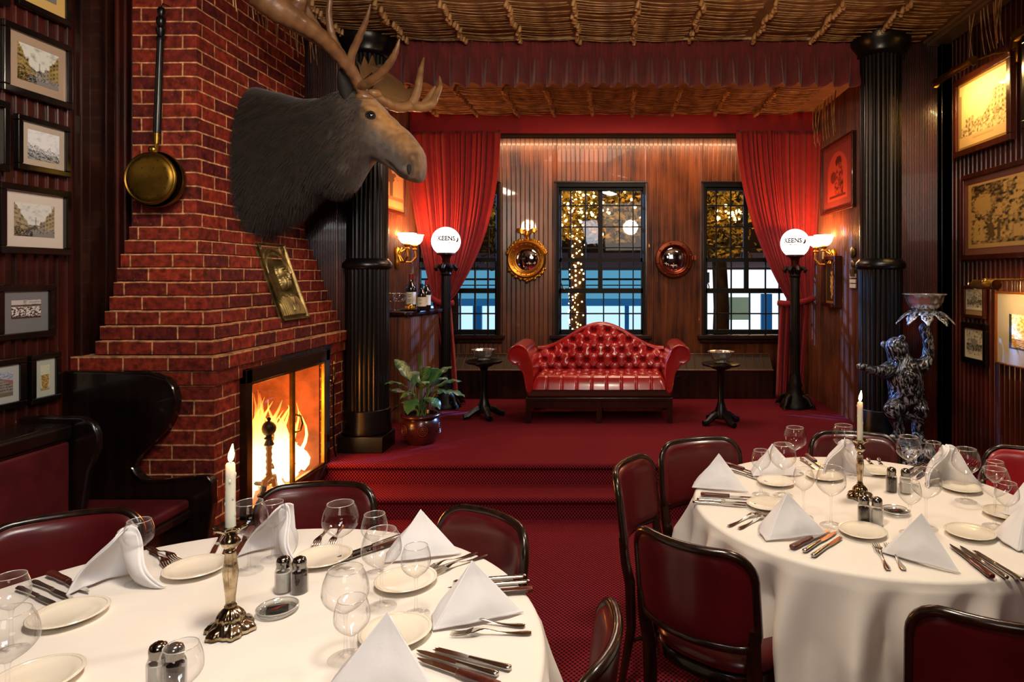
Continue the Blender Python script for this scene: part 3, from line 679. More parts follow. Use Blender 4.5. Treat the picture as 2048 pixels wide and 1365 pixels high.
def bottle(px,y,h,label,foil,sc=1):
    q=W(px,600,y); t=thing('wine_bottle',label,'wine bottle',(q.x,y,bz+.001),group=None); r=.042*sc; o=(q.x,y,bz+.001)
    b=MB(); b.lathe([(r*.9,0),(r,.006),(r,h*.58),(r*.92,h*.65),(r*.5,h*.74),(r*.36,h*.8),(r*.34,h*.985),(r*.3,h)],24,o); b.build('bottle_body',bg,t,ang=60)
    b=MB(); b.lathe([(r*1.012,h*.16),(r*1.012,h*.5)],24,o,cap=False); b.build('label_paper',lab,t,ang=180)
    b=MB(); b.lathe([(r*.38,h*.84),(r*.37,h*1.0),(r*.3,h*1.004)],16,o); b.build('foil',pmat('capsule',foil,.35,.3),t)
    b=MB()
    for k,(zz,ww) in enumerate(((.42,.5),(.37,.35),(.28,.45),(.24,.3))):
        vs=[];n=6
        for i in range(n+1):
            a=-PI/2+ww*(i/n-.5)*1.6
            for dz in (0,.012): vs.append((o[0]+r*1.02*math.cos(a),o[1]+r*1.02*math.sin(a),o[2]+h*(zz+dz)))
        b.add(vs,[(2*i,2*i+2,2*i+3,2*i+1) for i in range(n)])
    b.build('label_print',M['ink'],t,smooth=False)
bottle(822,6.0,.335,'tallest wine bottle with red capsule at the back of the bar counter',"#7a1418",1.1)
bottle(853,6.08,.275,'red capped wine bottle at the right end of the bar counter',"#a01a20",.95)
bottle(843,5.93,.245,'short black capped wine bottle in front of the red capped ones',"#101010",.95)
# goblets and dish on the counter
def goblet(x,y,label):
    t=thing('wine_goblet',label,'wine glass',(x,y,bz+.001),group=None); o=(x,y,bz+.001)
    b=MB(); b.lathe([(.04,.055),(.058,.075),(.062,.10),(.055,.125)],24,Vector(o)+Vector((0,0,.03)),cap=False); b.lathe([(.006,.08),(.03,.083),(.04,.085)],24,o,cap=False); b.build('bowl',M['thickglass'],t,ang=180)
    b=MB(); b.lathe([(.035,0),(.034,.003),(.006,.01),(.0045,.05),(.006,.08)],16,o); b.build('stem',M['thickglass'],t)
    b=MB(); b.tube([(o[0]+.055*math.cos(a*PI/12),o[1]+.055*math.sin(a*PI/12),o[2]+.155) for a in range(24)],.0012,5,loop=True); b.build('rim',M['silver'],t)
q=W(783,610,5.98); goblet(q.x,5.98,'left glass goblet on the bar counter, beside the column'); q=W(799,610,5.93); goblet(q.x,5.93,'right glass goblet on the bar counter, left of the bottles')
q=W(818,612,5.9); t=thing('silver_dish','low silver dish with ornaments on the bar counter before the bottles','dish',(q.x,5.93,bz+.001)); b=MB(); b.lathe([(.04,0),(.085,.008),(.095,.016),(.09,.016),(.04,.008),(.001,.007)],28,(q.x,5.93,bz+.001)); b.build('plate',M['silver'],t)
b=MB(); 
for k in range(7): a=k*.9; b.ball((q.x+.035*math.cos(a),5.93+.035*math.sin(a),bz+.03),.018,8)
b.ball((q.x,5.93,bz+.045),.022,8); b.build('ornament',M['gold'],t)
# ================================================================= potted plant
def plant():
    o=W(842,885,5.05); o.z=SZ; t=thing('potted_plant','leafy green plant in a glazed brown pot at the platform edge','potted plant',o)
    b=MB(); b.lathe([(.085,0),(.10,.01),(.135,.07),(.150,.13),(.145,.175),(.128,.2),(.132,.205),(.152,.212),(.155,.225),(.145,.235),(.125,.232),(.12,.2)],40,o,mod=None)
    b.build('pot',pmat('glazed brown pot',"#4a1a16",.25,spec=.4,coat=.2,col2="#2c0e0c",vscale=7),t,ang=60)
    b=MB()
    for k in range(6):
        a0=2*PI*k/6-1.2
        for rr in (.035,.022,.01):
            vs=[]
            pts=[]
            for i in range(14):
                a=2*PI*i/14; th=a0+rr*math.cos(a)/.15; pts.append(o+Vector(((.152)*math.cos(th),(.152)*math.sin(th),.125+rr*math.sin(a)*1.1)))
            b.tube(pts,.0025,5,loop=True)
    b.build('swirl_relief',pmat('glazed relief',"#6a3222",.3),t)
    b=MB(); b.lathe([(.12,.205),(.001,.215)],24,o,cap=False); b.build('soil',pmat('soil',"#1a0f09",.95,bump=.6),t)
    random.seed(12)
    leaves=[(770,770,.20,-.2),(790,720,.13,.12),(838,705,.06,.0),(800,800,.20,-.16),(858,735,.09,.1),(872,738,.05,.15),(905,735,.02,.2),(925,765,.05,.15),(930,795,.08,-.1),(900,790,-.02,.05),(850,770,.0,-.22),(822,745,.02,.25),(880,820,.05,-.12),(760,790,.1,.1),(815,830,.0,-.2),(895,760,.02,-.15),(830,760,.1,.3),(780,830,.1,0)]
    lm,nt,bs=newmat('variegated leaf'); ca=N(nt,'ShaderNodeVertexColor'); ca.layer_name='Col'; L(nt,ca.outputs[0],bs.inputs[0]); bs.inputs['Roughness'].default_value=.35; bs.inputs['Coat Weight'].default_value=.3
    for k,(px,py,lift,dy) in enumerate(leaves):
        tip=W(px,py,5.05+dy); base=o+Vector((random.uniform(-.04,.04),random.uniform(-.04,.04),.21)); d=tip-base; ln=.2+.03*random.random()
        mid=base+d*.55+Vector((0,0,.10+.05*random.random())); knee=base+(tip-base)*.35+Vector((0,0,.12))
        hor=Vector((d.x,d.y,0)).normalized() if Vector((d.x,d.y,0)).length>.02 else Vector((1,0,0))
        st=[base,base.lerp(knee,.5)+Vector((0,0,.01)),knee]
        b=MB(); b.tube(st,[.006,.005,.004],6); pt=b.build('stalk',pmat('stalk',"#2c5a2a",.5) if k==0 else bpy.data.materials['stalk'],t)
        side=hor.cross(Vector((0,0,1))).normalized(); wd=.052+.012*random.random()
        ctrl=[knee,knee.lerp(tip,.4)+Vector((0,0,.055)),knee.lerp(tip,.75)+Vector((0,0,.05)),tip]
        def bez(s): 
            a=[ctrl[i].lerp(ctrl[i+1],s) for i in range(3)]; c=[a[i].lerp(a[i+1],s) for i in range(2)]; return c[0].lerp(c[1],s)
        b=MB(); 
        def lf(u,v):
            s=v; p=bez(s); w=wd*math.sin(PI*min(1,s**.8))**.75+.001 if 0<s<1 else .001; q=(u-.5)*2
            return p+side*q*w+Vector((0,0,-.35*w*q*q+.2*w*abs(q)+.006*math.sin(s*22)*abs(q)))
        b.grid(lf,8,18)
        def cf(p,i):
            u=(i%9)/8; v=(i//9)/18; q=abs(u-.5)*2; r=.5+.5*math.sin(v*50+q*9+k)
            g=(.015,.10,.035); yel=(.30,.33,.06); m=max(0,min(1,(1.15-q*1.4)*r*1.2-.15)) if (k%3!=2) else .15*r
            return tuple(lerp(g[j],yel[j],m) for j in range(3))
        b.build('leaf',lm,t,ang=180,colf=cf)
plant()
# ================================================================= street outside
t=thing('street_building','lit blue and white shop front across the street, seen through the windows','building',(0,15.3,0))
Yo=15.0
def ob(name,x0,x1,z0,z1,y,m,d=.15): b=MB(); b.box(x0,x1,y,y+d,z0,z1); return b.build(name,m,t,smooth=False)
def zo(y,Y=Yo): return EYE+(VY-y)*Y/F
blue=pmat('blue awning',"#16548c",.6,emit="#1a6cb8",es=.35); 
ob('facade',-7,7,-.4,7.5,Yo+.6,pmat('night brick facade',"#2a2026",.9,var=.4,vscale=3),.3)
ob('lit_fascia',-7,1.2,zo(600),zo(541),Yo+.1,emat('lit blue fascia',"#5fa8cc",.85),.3)
ob('fascia_line',-7,1.2,zo(561),zo(557),Yo+.02,pmat('dark line',"#1c3c50",.8),.1); ob('fascia_line',-7,1.2,zo(572),zo(570),Yo+.02,pmat('dark line2',"#1c3c50",.8),.1)
ob('blue_awning',-7,1.2,zo(612),zo(598),Yo-.1,emat('lit blue awning',"#2a6ea8",.6),.3)
ob('shop_window',-7,1.2,zo(690),zo(612),Yo+.1,emat('lit shop window',"#bfe6ff",1.25),.3)
ob('shop_window',1.2,7,zo(690),zo(588),Yo+.1,emat('lit white shop window',"#dff0ff",1.5),.3)
ob('lit_fascia',1.2,7,zo(584),zo(540),Yo+.1,emat('white lit fascia',"#f2f8ff",1.6),.3)
ob('mullion',1.9,2.0,zo(690),zo(540),Yo-.02,blue,.1); ob('mullion',3.35,3.6,zo(690),zo(588),Yo-.02,blue,.1); ob('mullion',.2,.3,zo(690),zo(612),Yo-.02,blue,.1); ob('mullion',-3.3,-3.1,zo(690),zo(600),Yo-.02,blue,.1)
ob('shop_display',2.3,3.1,zo(640),zo(595),Yo-.02,pmat('grey green display',"#7a9488",.7,emit="#7a9488",es=.5),.1)
ob('hanging_sign',1.9,2.15,zo(566),zo(545),Yo-.05,pmat('round sign',"#2a4a80",.7),.08)
ob('upper_wall_band',-7,7,zo(540),zo(505),Yo+.3,pmat('grey purple band',"#3c3440",.8,emit="#3c3440",es=.3),.2)
b=MB(); b.box(-9,9,7.5,17,-.5,-.4); o=b.build('street_ground',pmat('wet asphalt',"#1c1e22",.3),smooth=False); tag(o,'dark asphalt street outside the windows','street',kind='structure')
def tree(x,y,label,zr,seed,cols,nl,spread):
    random.seed(seed); t=thing('street_tree',label,'tree',(x,y,-.4)); tk=pmat('bark%d'%seed,"#3a2a20",.9,bump=.6)
    b=MB(); b.tube([(x,y,-.4),(x+.03,y,1),(x-.03,y,2.3),(x+.05,y,3.6)],[.17,.15,.13,.1],10)
    for k in range(7):
        a=k*.9; z=2.2+k*.22; b.tube([(x,y,z),(x+.6*math.cos(a),y+.4*math.sin(a),z+.5),(x+1.2*math.cos(a),y+.7*math.sin(a),z+.9)],[.06,.04,.015],6)
    b.build('trunk',tk,t)
    b=MB()
    for k in range(nl):
        c=Vector((x+random.gauss(0,spread),y+random.gauss(0,.5),random.uniform(*zr))); s=random.uniform(.04,.085); u=Vector((random.gauss(0,1),random.gauss(0,1),random.gauss(0,1))).normalized(); v=u.orthogonal().normalized()
        b.add([c-u*s,c+v*s*.5,c+u*s,c-v*s*.5],[(0,1,2,3)])
    o=b.build('foliage',cols,t,smooth=False); o['kind']='stuff'
fol=pmat('autumn foliage',"#a08428",.8,col2="#3a4a1c",vscale=2)
tree(-.7,11.5,'tree wrapped in fairy lights outside the middle window',(2.2,3.9),4,fol,3800,.75)
tree(1.95,12.2,'bushy autumn tree outside the right window',(1.9,3.3),9,fol,1500,.26)
tree(-3.2,12.5,'dark leafy tree outside the left window',(1.7,4.4),11,fol,900,.7)
t=thing('fairy_lights','warm fairy lights wound round the street tree','fairy lights',(-.8,11.3,-.4)); b=MB(); random.seed(5)
for k in range(130):
    z=.3+k/130*2.2; a=k*1.9; b.ball((-.70+.11*math.cos(a)+random.gauss(0,.02),11.5-.19*abs(math.sin(a)),z),random.uniform(.010,.022),5)
for k in range(240):
    b.ball((-.8+random.gauss(0,.55),11.3+random.uniform(-.5,.3),random.gauss(3.0,.35)),random.uniform(.014,.03),5)
for k in range(22): b.ball((2.1+random.gauss(0,.18),11.9,random.gauss(2.75,.09)),.03,5)
o=b.build('bulbs',emat('warm fairy bulb',"#ffc070",14),t); o['kind']='stuff'
# ================================================================= brick chimney with stepped breast
t=thing('brick_chimney','stepped red brick chimney breast with fireplace on the left wall','chimney',(-2.4,4.1,0)); CH=t
ZT=1.87; ZM=1.20; YF0,YF1=3.55,3.30; XC0,XC1=-2.29,-2.04; YR=4.86
co=.075
b=MB(); b.box(-2.64,XC0,YF0,YR-.08,ZT,CZ-.002)
zz=ZT; n=9
for k in range(n):
    f=(k+1)/n; z1=ZT-k*co; z0=z1-co
    j=lambda s: .004*math.sin(k*7.3+s*3.1)
    b.box(-2.64-.002*k,lerp(XC0,XC1-.02,f)+j(0),lerp(YF0,YF1+.02,f)+j(1),lerp(YR-.08,YR-.01,f)+j(2),z0+.004,z1-.004)
    b.box(-2.64,lerp(XC0,XC1-.02,f)-.018,lerp(YF0,YF1+.02,f)+.018,lerp(YR-.08,YR-.01,f)-.02,z0-.004,z1)
zm=ZT-n*co   # 1.195
b.box(-2.745,XC1+.035,YF1-.03,YR+.015,zm-co+.003,zm-.002)
b.box(-2.745,XC1+.018,YF1-.015,YR+.0,zm-2*co+.003,zm-co-.003)
# lower block round the opening
oy0,oy1,oz0,oz1=3.57,4.50,.25,1.04
zl=zm-2*co
b.box(-2.745,XC1,YF1,oy0,0,zl); b.box(-2.745,XC1,oy1,YR-.0,0,zl); b.box(-2.745,XC1,oy0,oy1,oz1,zl); b.box(-2.745,XC1,oy0,oy1,0,oz0)
b.build('brickwork',M['brick'],t,smooth=False)
# soot stained course above the opening, firebox lining
b=MB(); 
fb=pmat('firebox brick',"#6a3a24",.9,bump=.5,bscale=30,var=.4,vscale=12)
b.box(-2.735,-2.72,oy0-.0,oy1,oz0,oz1); b.box(-2.73,XC1-.01,oy0-.001,oy0+.012,oz0,oz1); b.box(-2.73,XC1-.01,oy1-.012,oy1+.001,oz0,oz1); b.box(-2.73,XC1-.01,oy0,oy1,oz1-.012,oz1+.001); b.box(-2.73,XC1-.01,oy0,oy1,oz0-.001,oz0+.012)
b.build('firebox',fb,t,smooth=False)
b=MB(); b.box(XC1+.001,XC1+.0195,4.12,4.62,zl+.0,zm-co-.004+.0); 
sm=pmat('soot blackened brick',"#1a1c2c",.5,bump=.6,bscale=40,var=.5,vscale=20)
b=MB()
for k,(y0,y1) in enumerate(((3.92,4.08),(4.085,4.27),(4.275,4.47),(4.475,4.62))): b.box(XC1+.006,XC1+.021,y0,y1-.008,zl+.006,zm-co-.006); b.box(XC1-.01,XC1+.003,y0-.06,y1-.068,oz1+.012,zl-.004)
b.build('sooty_bricks',sm,t,smooth=False,bevel=.004)
b=MB(); b.box(-2.04,-1.55,3.3,4.86,0,.06); struct('floor_hearth',b,M['brick'])
# ---- fire screen with glass doors
t=thing('fire_screen','framed glass fire screen with two doors in the brick fireplace','fire screen',(XC1+.02,4.03,oz0))
dkb=pmat('dark brass frame',"#4a3018",.35,.8,var=.3)
X=XC1+.01
b=MB()
b.box(X-.01,X+.03,oy0-.05,oy0+.01,oz0-.03,oz1+.05); b.box(X-.01,X+.03,oy1-.01,oy1+.05,oz0-.03,oz1+.05); b.box(X-.01,X+.03,oy0-.05,oy1+.05,oz1-.03,oz1+.05); b.box(X-.01,X+.03,oy0-.05,oy1+.05,oz0-.03,oz0+.05)
b.build('outer_frame',dkb,t,smooth=False,bevel=.005)
ym=(oy0+oy1)/2+.02
for k,(y0,y1,hs) in enumerate(((oy0+.01,ym-.004,1),(ym+.004,oy1-.01,-1))):
    b=MB(); w=.013; b.box(X,X+.022,y0,y0+w,oz0+.05,oz1-.03); b.box(X,X+.022,y1-w,y1,oz0+.05,oz1-.03); b.box(X,X+.022,y0,y1,oz1-.03-w,oz1-.03); b.box(X,X+.022,y0,y1,oz0+.05,oz0+.05+w)
    d=b.build('door',M['brass_dull'],t,smooth=False,bevel=.002)
    b=MB(); b.add([(X+.008,y0,oz0+.05),(X+.008,y1,oz0+.05),(X+.008,y1,oz1-.03),(X+.008,y0,oz1-.03)],[(0,1,2,3)]); b.build('pane',glassmat('fire glass',.03,.3,(1,.97,.92),3),d,smooth=False)
    if k==1:
        b=MB(); b.tube([(X+.02,y0+.012,.62),(X+.05,y0+.02,.63),(X+.06,y0+.022,.675),(X+.05,y0+.02,.72),(X+.02,y0+.012,.73)],.007,7); b.build('handle',M['brass_dull'],d)
# ---- andirons
for (yy,xx,lb) in ((3.99,-2.13,'tall iron andiron with ball finial standing before the flames'),(3.655,-2.13,'iron andiron half hidden at the near end of the fire')):
    t=thing('andiron',lb,'andiron',(xx,yy,oz0+.013)); z=oz0+.013
    b=MB(); b.ball((xx,yy,z+.40),.045,14,(.9,1,1.1)); b.ball((xx,yy,z+.458),.013,8); b.lathe([(.012,.0),(.03,.02),(.018,.05),(.03,.06),(.012,.08)],12,(xx,yy,z+.28)); b.build('finial',M['iron'],t)
    b=MB(); b.tube([(xx,yy,z+.06+.02*i) for i in range(13)],[.020 if i%2 else .015 for i in range(13)],8); b.build('shaft',M['iron'],t)
    b=MB()
    for s in (-1,1): b.tube([(xx,yy,z+.10),(xx,yy+s*.05,z+.09),(xx,yy+s*.07,z+.03),(xx,yy+s*.105,z+.012),(xx,yy+s*.115,z+.03)],[.02,.02,.018,.014,.01],8)
    b.tube([(xx,yy,z+.06),(xx-.2,yy,z+.06),(xx-.4,yy,z+.05),(xx-.4,yy,z+.0)],.014,6); b.tube([(xx,yy-.02,z+.12),(xx,yy+.03,z+.17),(xx,yy+.05,z+.14)],[.012,.012,.008],6); b.build('feet',M['iron'],t)
# ---- logs and flames
fl=emat('glowing flame',"#ffb040",1)
def flamemat():
    m,nt,b=newmat('fire flame'); nt.nodes.remove(b); e=N(nt,'ShaderNodeEmission'); tr=N(nt,'ShaderNodeBsdfTransparent'); mx=N(nt,'ShaderNodeMixShader')
    g=N(nt,'ShaderNodeNewGeometry'); s=N(nt,'ShaderNodeSeparateXYZ'); L(nt,g.outputs['Position'],s.inputs[0])
    mr=N(nt,'ShaderNodeMapRange'); L(nt,s.outputs[2],mr.inputs[0]); mr.inputs[1].default_value=oz0; mr.inputs[2].default_value=oz0+.72
    r=N(nt,'ShaderNodeValToRGB'); L(nt,mr.outputs[0],r.inputs[0]); el=r.color_ramp.elements; el[0].color=(1,.72,.32,1); el[1].color=(.8,.08,.01,1); e2=r.color_ramp.elements.new(.5); e2.color=(1,.38,.06,1)
    L(nt,r.outputs[0],e.inputs[0])
    r2=N(nt,'ShaderNodeMapRange'); L(nt,mr.outputs[0],r2.inputs[0]); r2.inputs[3].default_value=14; r2.inputs[4].default_value=.8; L(nt,r2.outputs[0],e.inputs[1])
    n=N(nt,'ShaderNodeTexNoise'); n.inputs['Scale'].default_value=9; L(nt,g.outputs['Position'],n.inputs[0])
    lw=N(nt,'ShaderNodeLayerWeight'); lw.inputs[0].default_value=.5; iv=N(nt,'ShaderNodeMath',operation='SUBTRACT'); iv.inputs[0].default_value=1; L(nt,lw.outputs['Facing'],iv.inputs[1])
    m2=N(nt,'ShaderNodeMath',operation='MULTIPLY'); L(nt,iv.outputs[0],m2.inputs[0]); r3=N(nt,'ShaderNodeMapRange'); L(nt,mr.outputs[0],r3.inputs[0]); r3.inputs[3].default_value=1.0; r3.inputs[4].default_value=.12; L(nt,r3.outputs[0],m2.inputs[1])
    m3=N(nt,'ShaderNodeMath',operation='MULTIPLY'); L(nt,m2.outputs[0],m3.inputs[0]); L(nt,n.outputs[0],m3.inputs[1]); m4=N(nt,'ShaderNodeMath',operation='MULTIPLY'); L(nt,m3.outputs[0],m4.inputs[0]); m4.inputs[1].default_value=1.9; m4.use_clamp=True
    L(nt,m4.outputs[0],mx.inputs[0]); L(nt,tr.outputs[0],mx.inputs[1]); L(nt,e.outputs[0],mx.inputs[2]); L(nt,mx.outputs[0],nt.nodes['Material Output'].inputs[0]); return m
FM=flamemat(); random.seed(21)
t=thing('log_fire','burning log fire behind the glass fire screen','fire',(-2.42,4.03,oz0+.013))
lg=pmat('charred glowing log',"#6a3a1a",.8,emit="#ff6a18",es=1.2,bump=.5)
for k,(x,y0,y1,z,r) in enumerate(((-2.36,3.68,4.40,.36,.055),(-2.50,3.66,4.42,.36,.06),(-2.43,3.72,4.36,.46,.05))):
    b=MB(); b.tube([(x,y0,z),(x+.01,(y0+y1)/2,z+.012),(x-.01,y1,z)],[r,r*1.08,r*.95],12); b.build('log',lg,t)
b=MB()
for k in range(110):
    y=3.66+.80*random.random(); x=random.uniform(-2.50,-2.22)+(.09 if y>4.12 else 0); h=random.uniform(.25,.66)*(1-.35*abs(y-3.95)/.5); r=random.uniform(.022,.05); pts=[];rd=[]
    for i in range(9):
        s=i/8; pts.append((x+.05*math.sin(s*5+k),y+.05*math.sin(s*4+k*2),oz0+.03+h*s)); rd.append(max(.002,r*(.7 if y>4.12 else 1)*(math.sin(PI*min(1,.25+.75*s))**.8)*(1-.4*s)))
    b.tube(pts,rd,10)
b.build('flames',FM,t,ang=180)
b=MB()
for k in range(70): b.ball((random.uniform(-2.58,-2.2),random.uniform(3.64,4.44),oz0+.02),random.uniform(.012,.03),6)
o=b.build('embers',emat('glowing embers',"#ff8a30",7),t); o['kind']='stuff'
light('POINT',(-2.16,4.15,.75),30,"#ff9a40",.12); light('POINT',(-2.36,4.2,.45),26,"#ff9a40",.12)
light('POINT',(-1.95,4.03,.42),3,"#ff8a38",.15)
# ---- fire tools hanging on the right of the fireplace
def wx(px,py,x=XC1+.03): return WX(px,py,x)
t=thing('fire_poker','brass handled fire poker hung beside the fireplace','poker',wx(667,905)); 
p=wx(667,725); b=MB(); b.lathe([(.001,0),(.008,-.01),(.012,-.02),(.006,-.035),(.01,-.05),(.012,-.075),(.006,-.11),(.018,-.13),(.016,-.145),(.007,-.16)],12,(p.x,p.y,p.z+.01)); b.build('handle',M['brass'],t)
b=MB(); b.tube([(p.x,p.y,p.z-.15),(p.x,p.y,p.z-.48),(p.x,p.y+.01,p.z-.62),(p.x,p.y+.06,p.z-.72)],.006,6); b.build('shaft',M['iron'],t)
t=thing('hanging_chain','twisted brass chain hanging beside the poker and fireplace','chain',wx(662,835)); p=wx(659,763); b=MB()
for k in range(16): b.ball((p.x,p.y+.004*math.sin(k*2.6),p.z-.02-k*.0145),.0085,6,(1,1,.9))
b.ball((p.x,p.y,p.z),.014,8); b.build('chain_links',M['brass'],t)
# ---- bronze portrait plaque leaning on the steps
c1=WX(508,487,-2.19); ytop=c1.y; 
tl=Vector((-2.255,4.035,1.80)); bl=Vector((-2.085,4.035,1.312)); wdt=.335
upd=(tl-bl); nrm=Vector((upd.z,0,-upd.x)).normalized()
def ht(u,v):   # u across 0..1 (near to far), v bottom..top ; bas relief of a bearded man
    d=0
    e=min(u,1-u,v*1.4,(1-v)*1.4); d+=.012*math.exp(-(max(0,e-.015)/.012)**2)
    ar=math.hypot((u-.5)*1.0,(v-.60)*1.35); 
    if v>.6: d+=.010*math.exp(-((ar-.43)/.018)**2)
    for a,c in ((.1,.93),(.9,.93)): d+=.012*math.exp(-(math.hypot((u-a),(v-c)*1.4)/.06)**2)
    hx,hy=(u-.52)/.15,(v-.62)/.145; h=hx*hx+hy*hy
    if h<1: d+=.030*math.sqrt(1-h)+.003
    hb=((u-.52)/.13)**2+((v-.49)/.12)**2
    if hb<1: d=max(d,.030*math.sqrt(1-hb)+.006*abs(math.sin(u*70)))
    d+=.012*math.exp(-(math.hypot(u-.52,(v-.56)*.6)/.022)**2)      # nose
    for a in (.46,.58): d-=.008*math.exp(-(math.hypot(u-a,(v-.62)*1.6)/.022)**2); d+=.007*math.exp(-(math.hypot((u-a)*.8,(v-.655)*2.4)/.03)**2)
    d+=.007*math.exp(-(math.hypot((u-.52)*.45,(v-.51)*2.4)/.025)**2)
    sh=((u-.5)/.46)**2+((v-.10)/.27)**2
    if sh<1 and v>.05: d=max(d,.020*math.sqrt(1-sh)+.004*math.sin((u-.5)*(60 if v<.3 else 20))**2)
    d+=.005*math.exp(-(abs(abs(u-.5)-.12*(.35-v)*3)/.015)**2)*(1 if .1<v<.34 else 0)
    return d
t=thing('portrait_plaque','bronze relief plaque of a bearded man leaning on the brick steps','plaque',(bl.x,bl.y+wdt/2,bl.z))
b=MB(); b.grid(lambda u,v:bl+upd*v+Vector((0,wdt*u,0))+nrm*(.012+1.5*ht(u,v)),110,150); b.build('relief',M['bronze'],t,ang=180)
b=MB(); q=[bl,bl+Vector((0,wdt,0)),tl+Vector((0,wdt,0)),tl]; b.add([p+nrm*.0 for p in q]+[p+nrm*.012 for p in q],[(0,1,2,3),(7,6,5,4),(0,4,5,1),(1,5,6,2),(2,6,7,3),(3,7,4,0)]); b.build('plate',M['bronze'],t,smooth=False)
# ---- brass warming pan
p=W(311,359,3.47); t=thing('warming_pan','round brass warming pan with long dark turned handle on the chimney','warming pan',(p.x,p.y,p.z-.145))
b=MB(); b.add(*lathe_y([(.001,-.035),(.10,-.032),(.118,-.026),(.125,-.018),(.131,-.022),(.138,-.018),(.140,-.008),(.134,0)],56,(p.x-.004,p.y-.02,p.z))); ld=b.build('lid',M['brass_dull'],t,ang=60)
b=MB(); b.add(*lathe_y([(.148,-.006),(.150,.0),(.145,.03),(.12,.065),(.001,.072)],56,(p.x+.008,p.y-.012,p.z-.002))); b.build('pan',M['brass_dull'],t,ang=60)
b=MB()
for rr,nn in ((.105,12),(.06,6)):
    for k in range(nn): a=2*PI*k/nn; b=MB(); b.ball((p.x-.004+rr*math.cos(a),p.y-.0535,p.z+rr*math.sin(a)),.0035,6); b.build('pierced_hole',M['black'],ld)
b=MB(); b.ball((p.x+.0,p.y-.03,p.z+.155),.02,8,(1,.5,1)); b.tube([(p.x+.015,p.y-.02,p.z+.14),(p.x+.02,p.y-.02,p.z+.19)],[.012,.01],8); b.tube([(p.x+.02,p.y-.02,p.z+.185),(p.x+.022,p.y-.02,p.z+.245)],[.013,.017],12); b.build('socket',M['brass'],t)
b=MB(); q=W(323,15,3.45); z0=p.z+.24; z1=q.z
pts=[];rd=[]
for s,r in ((0,.018),(.1,.019),(.2,.018),(.73,.016),(.755,.022),(.77,.014),(.80,.021),(.83,.024),(.85,.013),(.87,.022),(.91,.023),(.93,.013),(.95,.018),(.98,.02),(1,.012)): pts.append((lerp(p.x+.022,q.x,s),p.y-.02,lerp(z0,z1,s))); rd.append(r)
b.tube(pts,rd,14); b.tube([(q.x,p.y-.02,z1),(q.x,p.y-.01,z1+.025),(q.x,p.y+.04,z1+.03)],.003,6); b.build('handle',M['black_paint'],t)
# ================================================================= moose head
def section(T,B,w,n=22,yc=0,pw=.85,yo=0.):
    c=(T+B)/2; h=(T-B)/2; R=[]
    for j in range(n):
        a=2*PI*j/n; s,cc=math.sin(a),math.cos(a)
        R.append(c+h*math.copysign(abs(cc)**pw,cc)+Vector((0,1,0))*w*math.copysign(abs(s)**pw,s)*(1-.12*cc))
    return R
st=[((506,178),(516,444),4.16,.275),((530,180),(540,441),4.155,.27),((565,188),(572,424),4.15,.255),((600,198),(612,398),4.13,.235),((630,200),(640,378),4.11,.21),((655,196),(662,374),4.08,.185),((678,184),(682,388),4.055,.165),((700,178),(704,386),4.035,.162),((720,178),(724,352),4.015,.165),((742,190),(744,324),3.99,.158),((764,211),(764,328),3.965,.135),((784,233),(782,338),3.945,.112),((804,252),(798,352),3.925,.108),((821,268),(813,360),3.91,.115),((836,284),(826,365),3.90,.118),((847,306),(836,366),3.893,.10),((850,330),(843,362),3.89,.06),((848,346),(845,356),3.89,.025)]
RR=[]
for T,B,y,w in st: RR.append(section(W(*T,y),W(*B,y),w))
for p in RR[0]: p.x=-2.285
t=thing('moose_head','large mounted moose head with antlers on the chimney breast','mounted animal head',(-2.285,4.15,2.3))
b=MB(); b.rings(RR)
def moosec(p,i):
    q=Vector(p); px=VX+q.x*F/q.y; py=VY-(q.z-EYE)*F/q.y
    n=noise.noise(q*9)*.6+noise.noise(q*34)*.7
    dark=Vector((.012,.009,.007)); grey=Vector((.072,.060,.052)); tan=Vector((.26,.13,.04)); mid=Vector((.040,.029,.021))
    k=max(0,min(1,(px-560)/130)); c=dark.lerp(mid,k)
    # grey cheek; tan forehead and bridge mix coat colour with painted-in warm light
    top=None
    f=(px-715)/130
    if f>0:
        line=185+ (px-725)*1.0   # nose ridge line in the profile
        d=(py-line)
        tn=max(0,min(1,1.15-d/52.)) if px>722 else 0
        c=c.lerp(grey,min(1,f*2)); c=c.lerp(tan,tn)
        if px>800: c=c.lerp(Vector((.13,.075,.035)),min(1,(px-800)/30)*.6)
    return tuple(max(.003,v*(1+.75*n)) for v in c)
fur=vcmat('moose hide',.75,.25,bump=.6,bscale=70,bdist=.006,sheen=.15)
# finer mesh for the colour pattern: subdivide rings by interpolation
def densify(RR,k,m):
    out=[]
    for i in range(len(RR)-1):
        for s in range(k):
            tt=s/k; p0=RR[max(0,i-1)];p1=RR[i];p2=RR[i+1];p3=RR[min(len(RR)-1,i+2)]; row=[]
            for a in range(len(p1)):
                row.append(.5*((2*p1[a])+(p2[a]-p0[a])*tt+(2*p0[a]-5*p1[a]+4*p2[a]-p3[a])*tt*tt+(3*p1[a]-p0[a]-3*p2[a]+p3[a])*tt**3))
            out.append(row)
    out.append(RR[-1]); res=[]
    for row in out:
        n=len(row); r=[]
        for a in range(n):
            for s in range(m):
                tt=s/m; p0,p1,p2,p3=row[a-1],row[a],row[(a+1)%n],row[(a+2)%n]
                r.append(.5*((2*p1)+(p2-p0)*tt+(2*p0-5*p1+4*p2-p3)*tt*tt+(3*p1-p0-3*p2+p3)*tt**3))
        res.append(r)
    return res
DD=densify(RR,5,4)
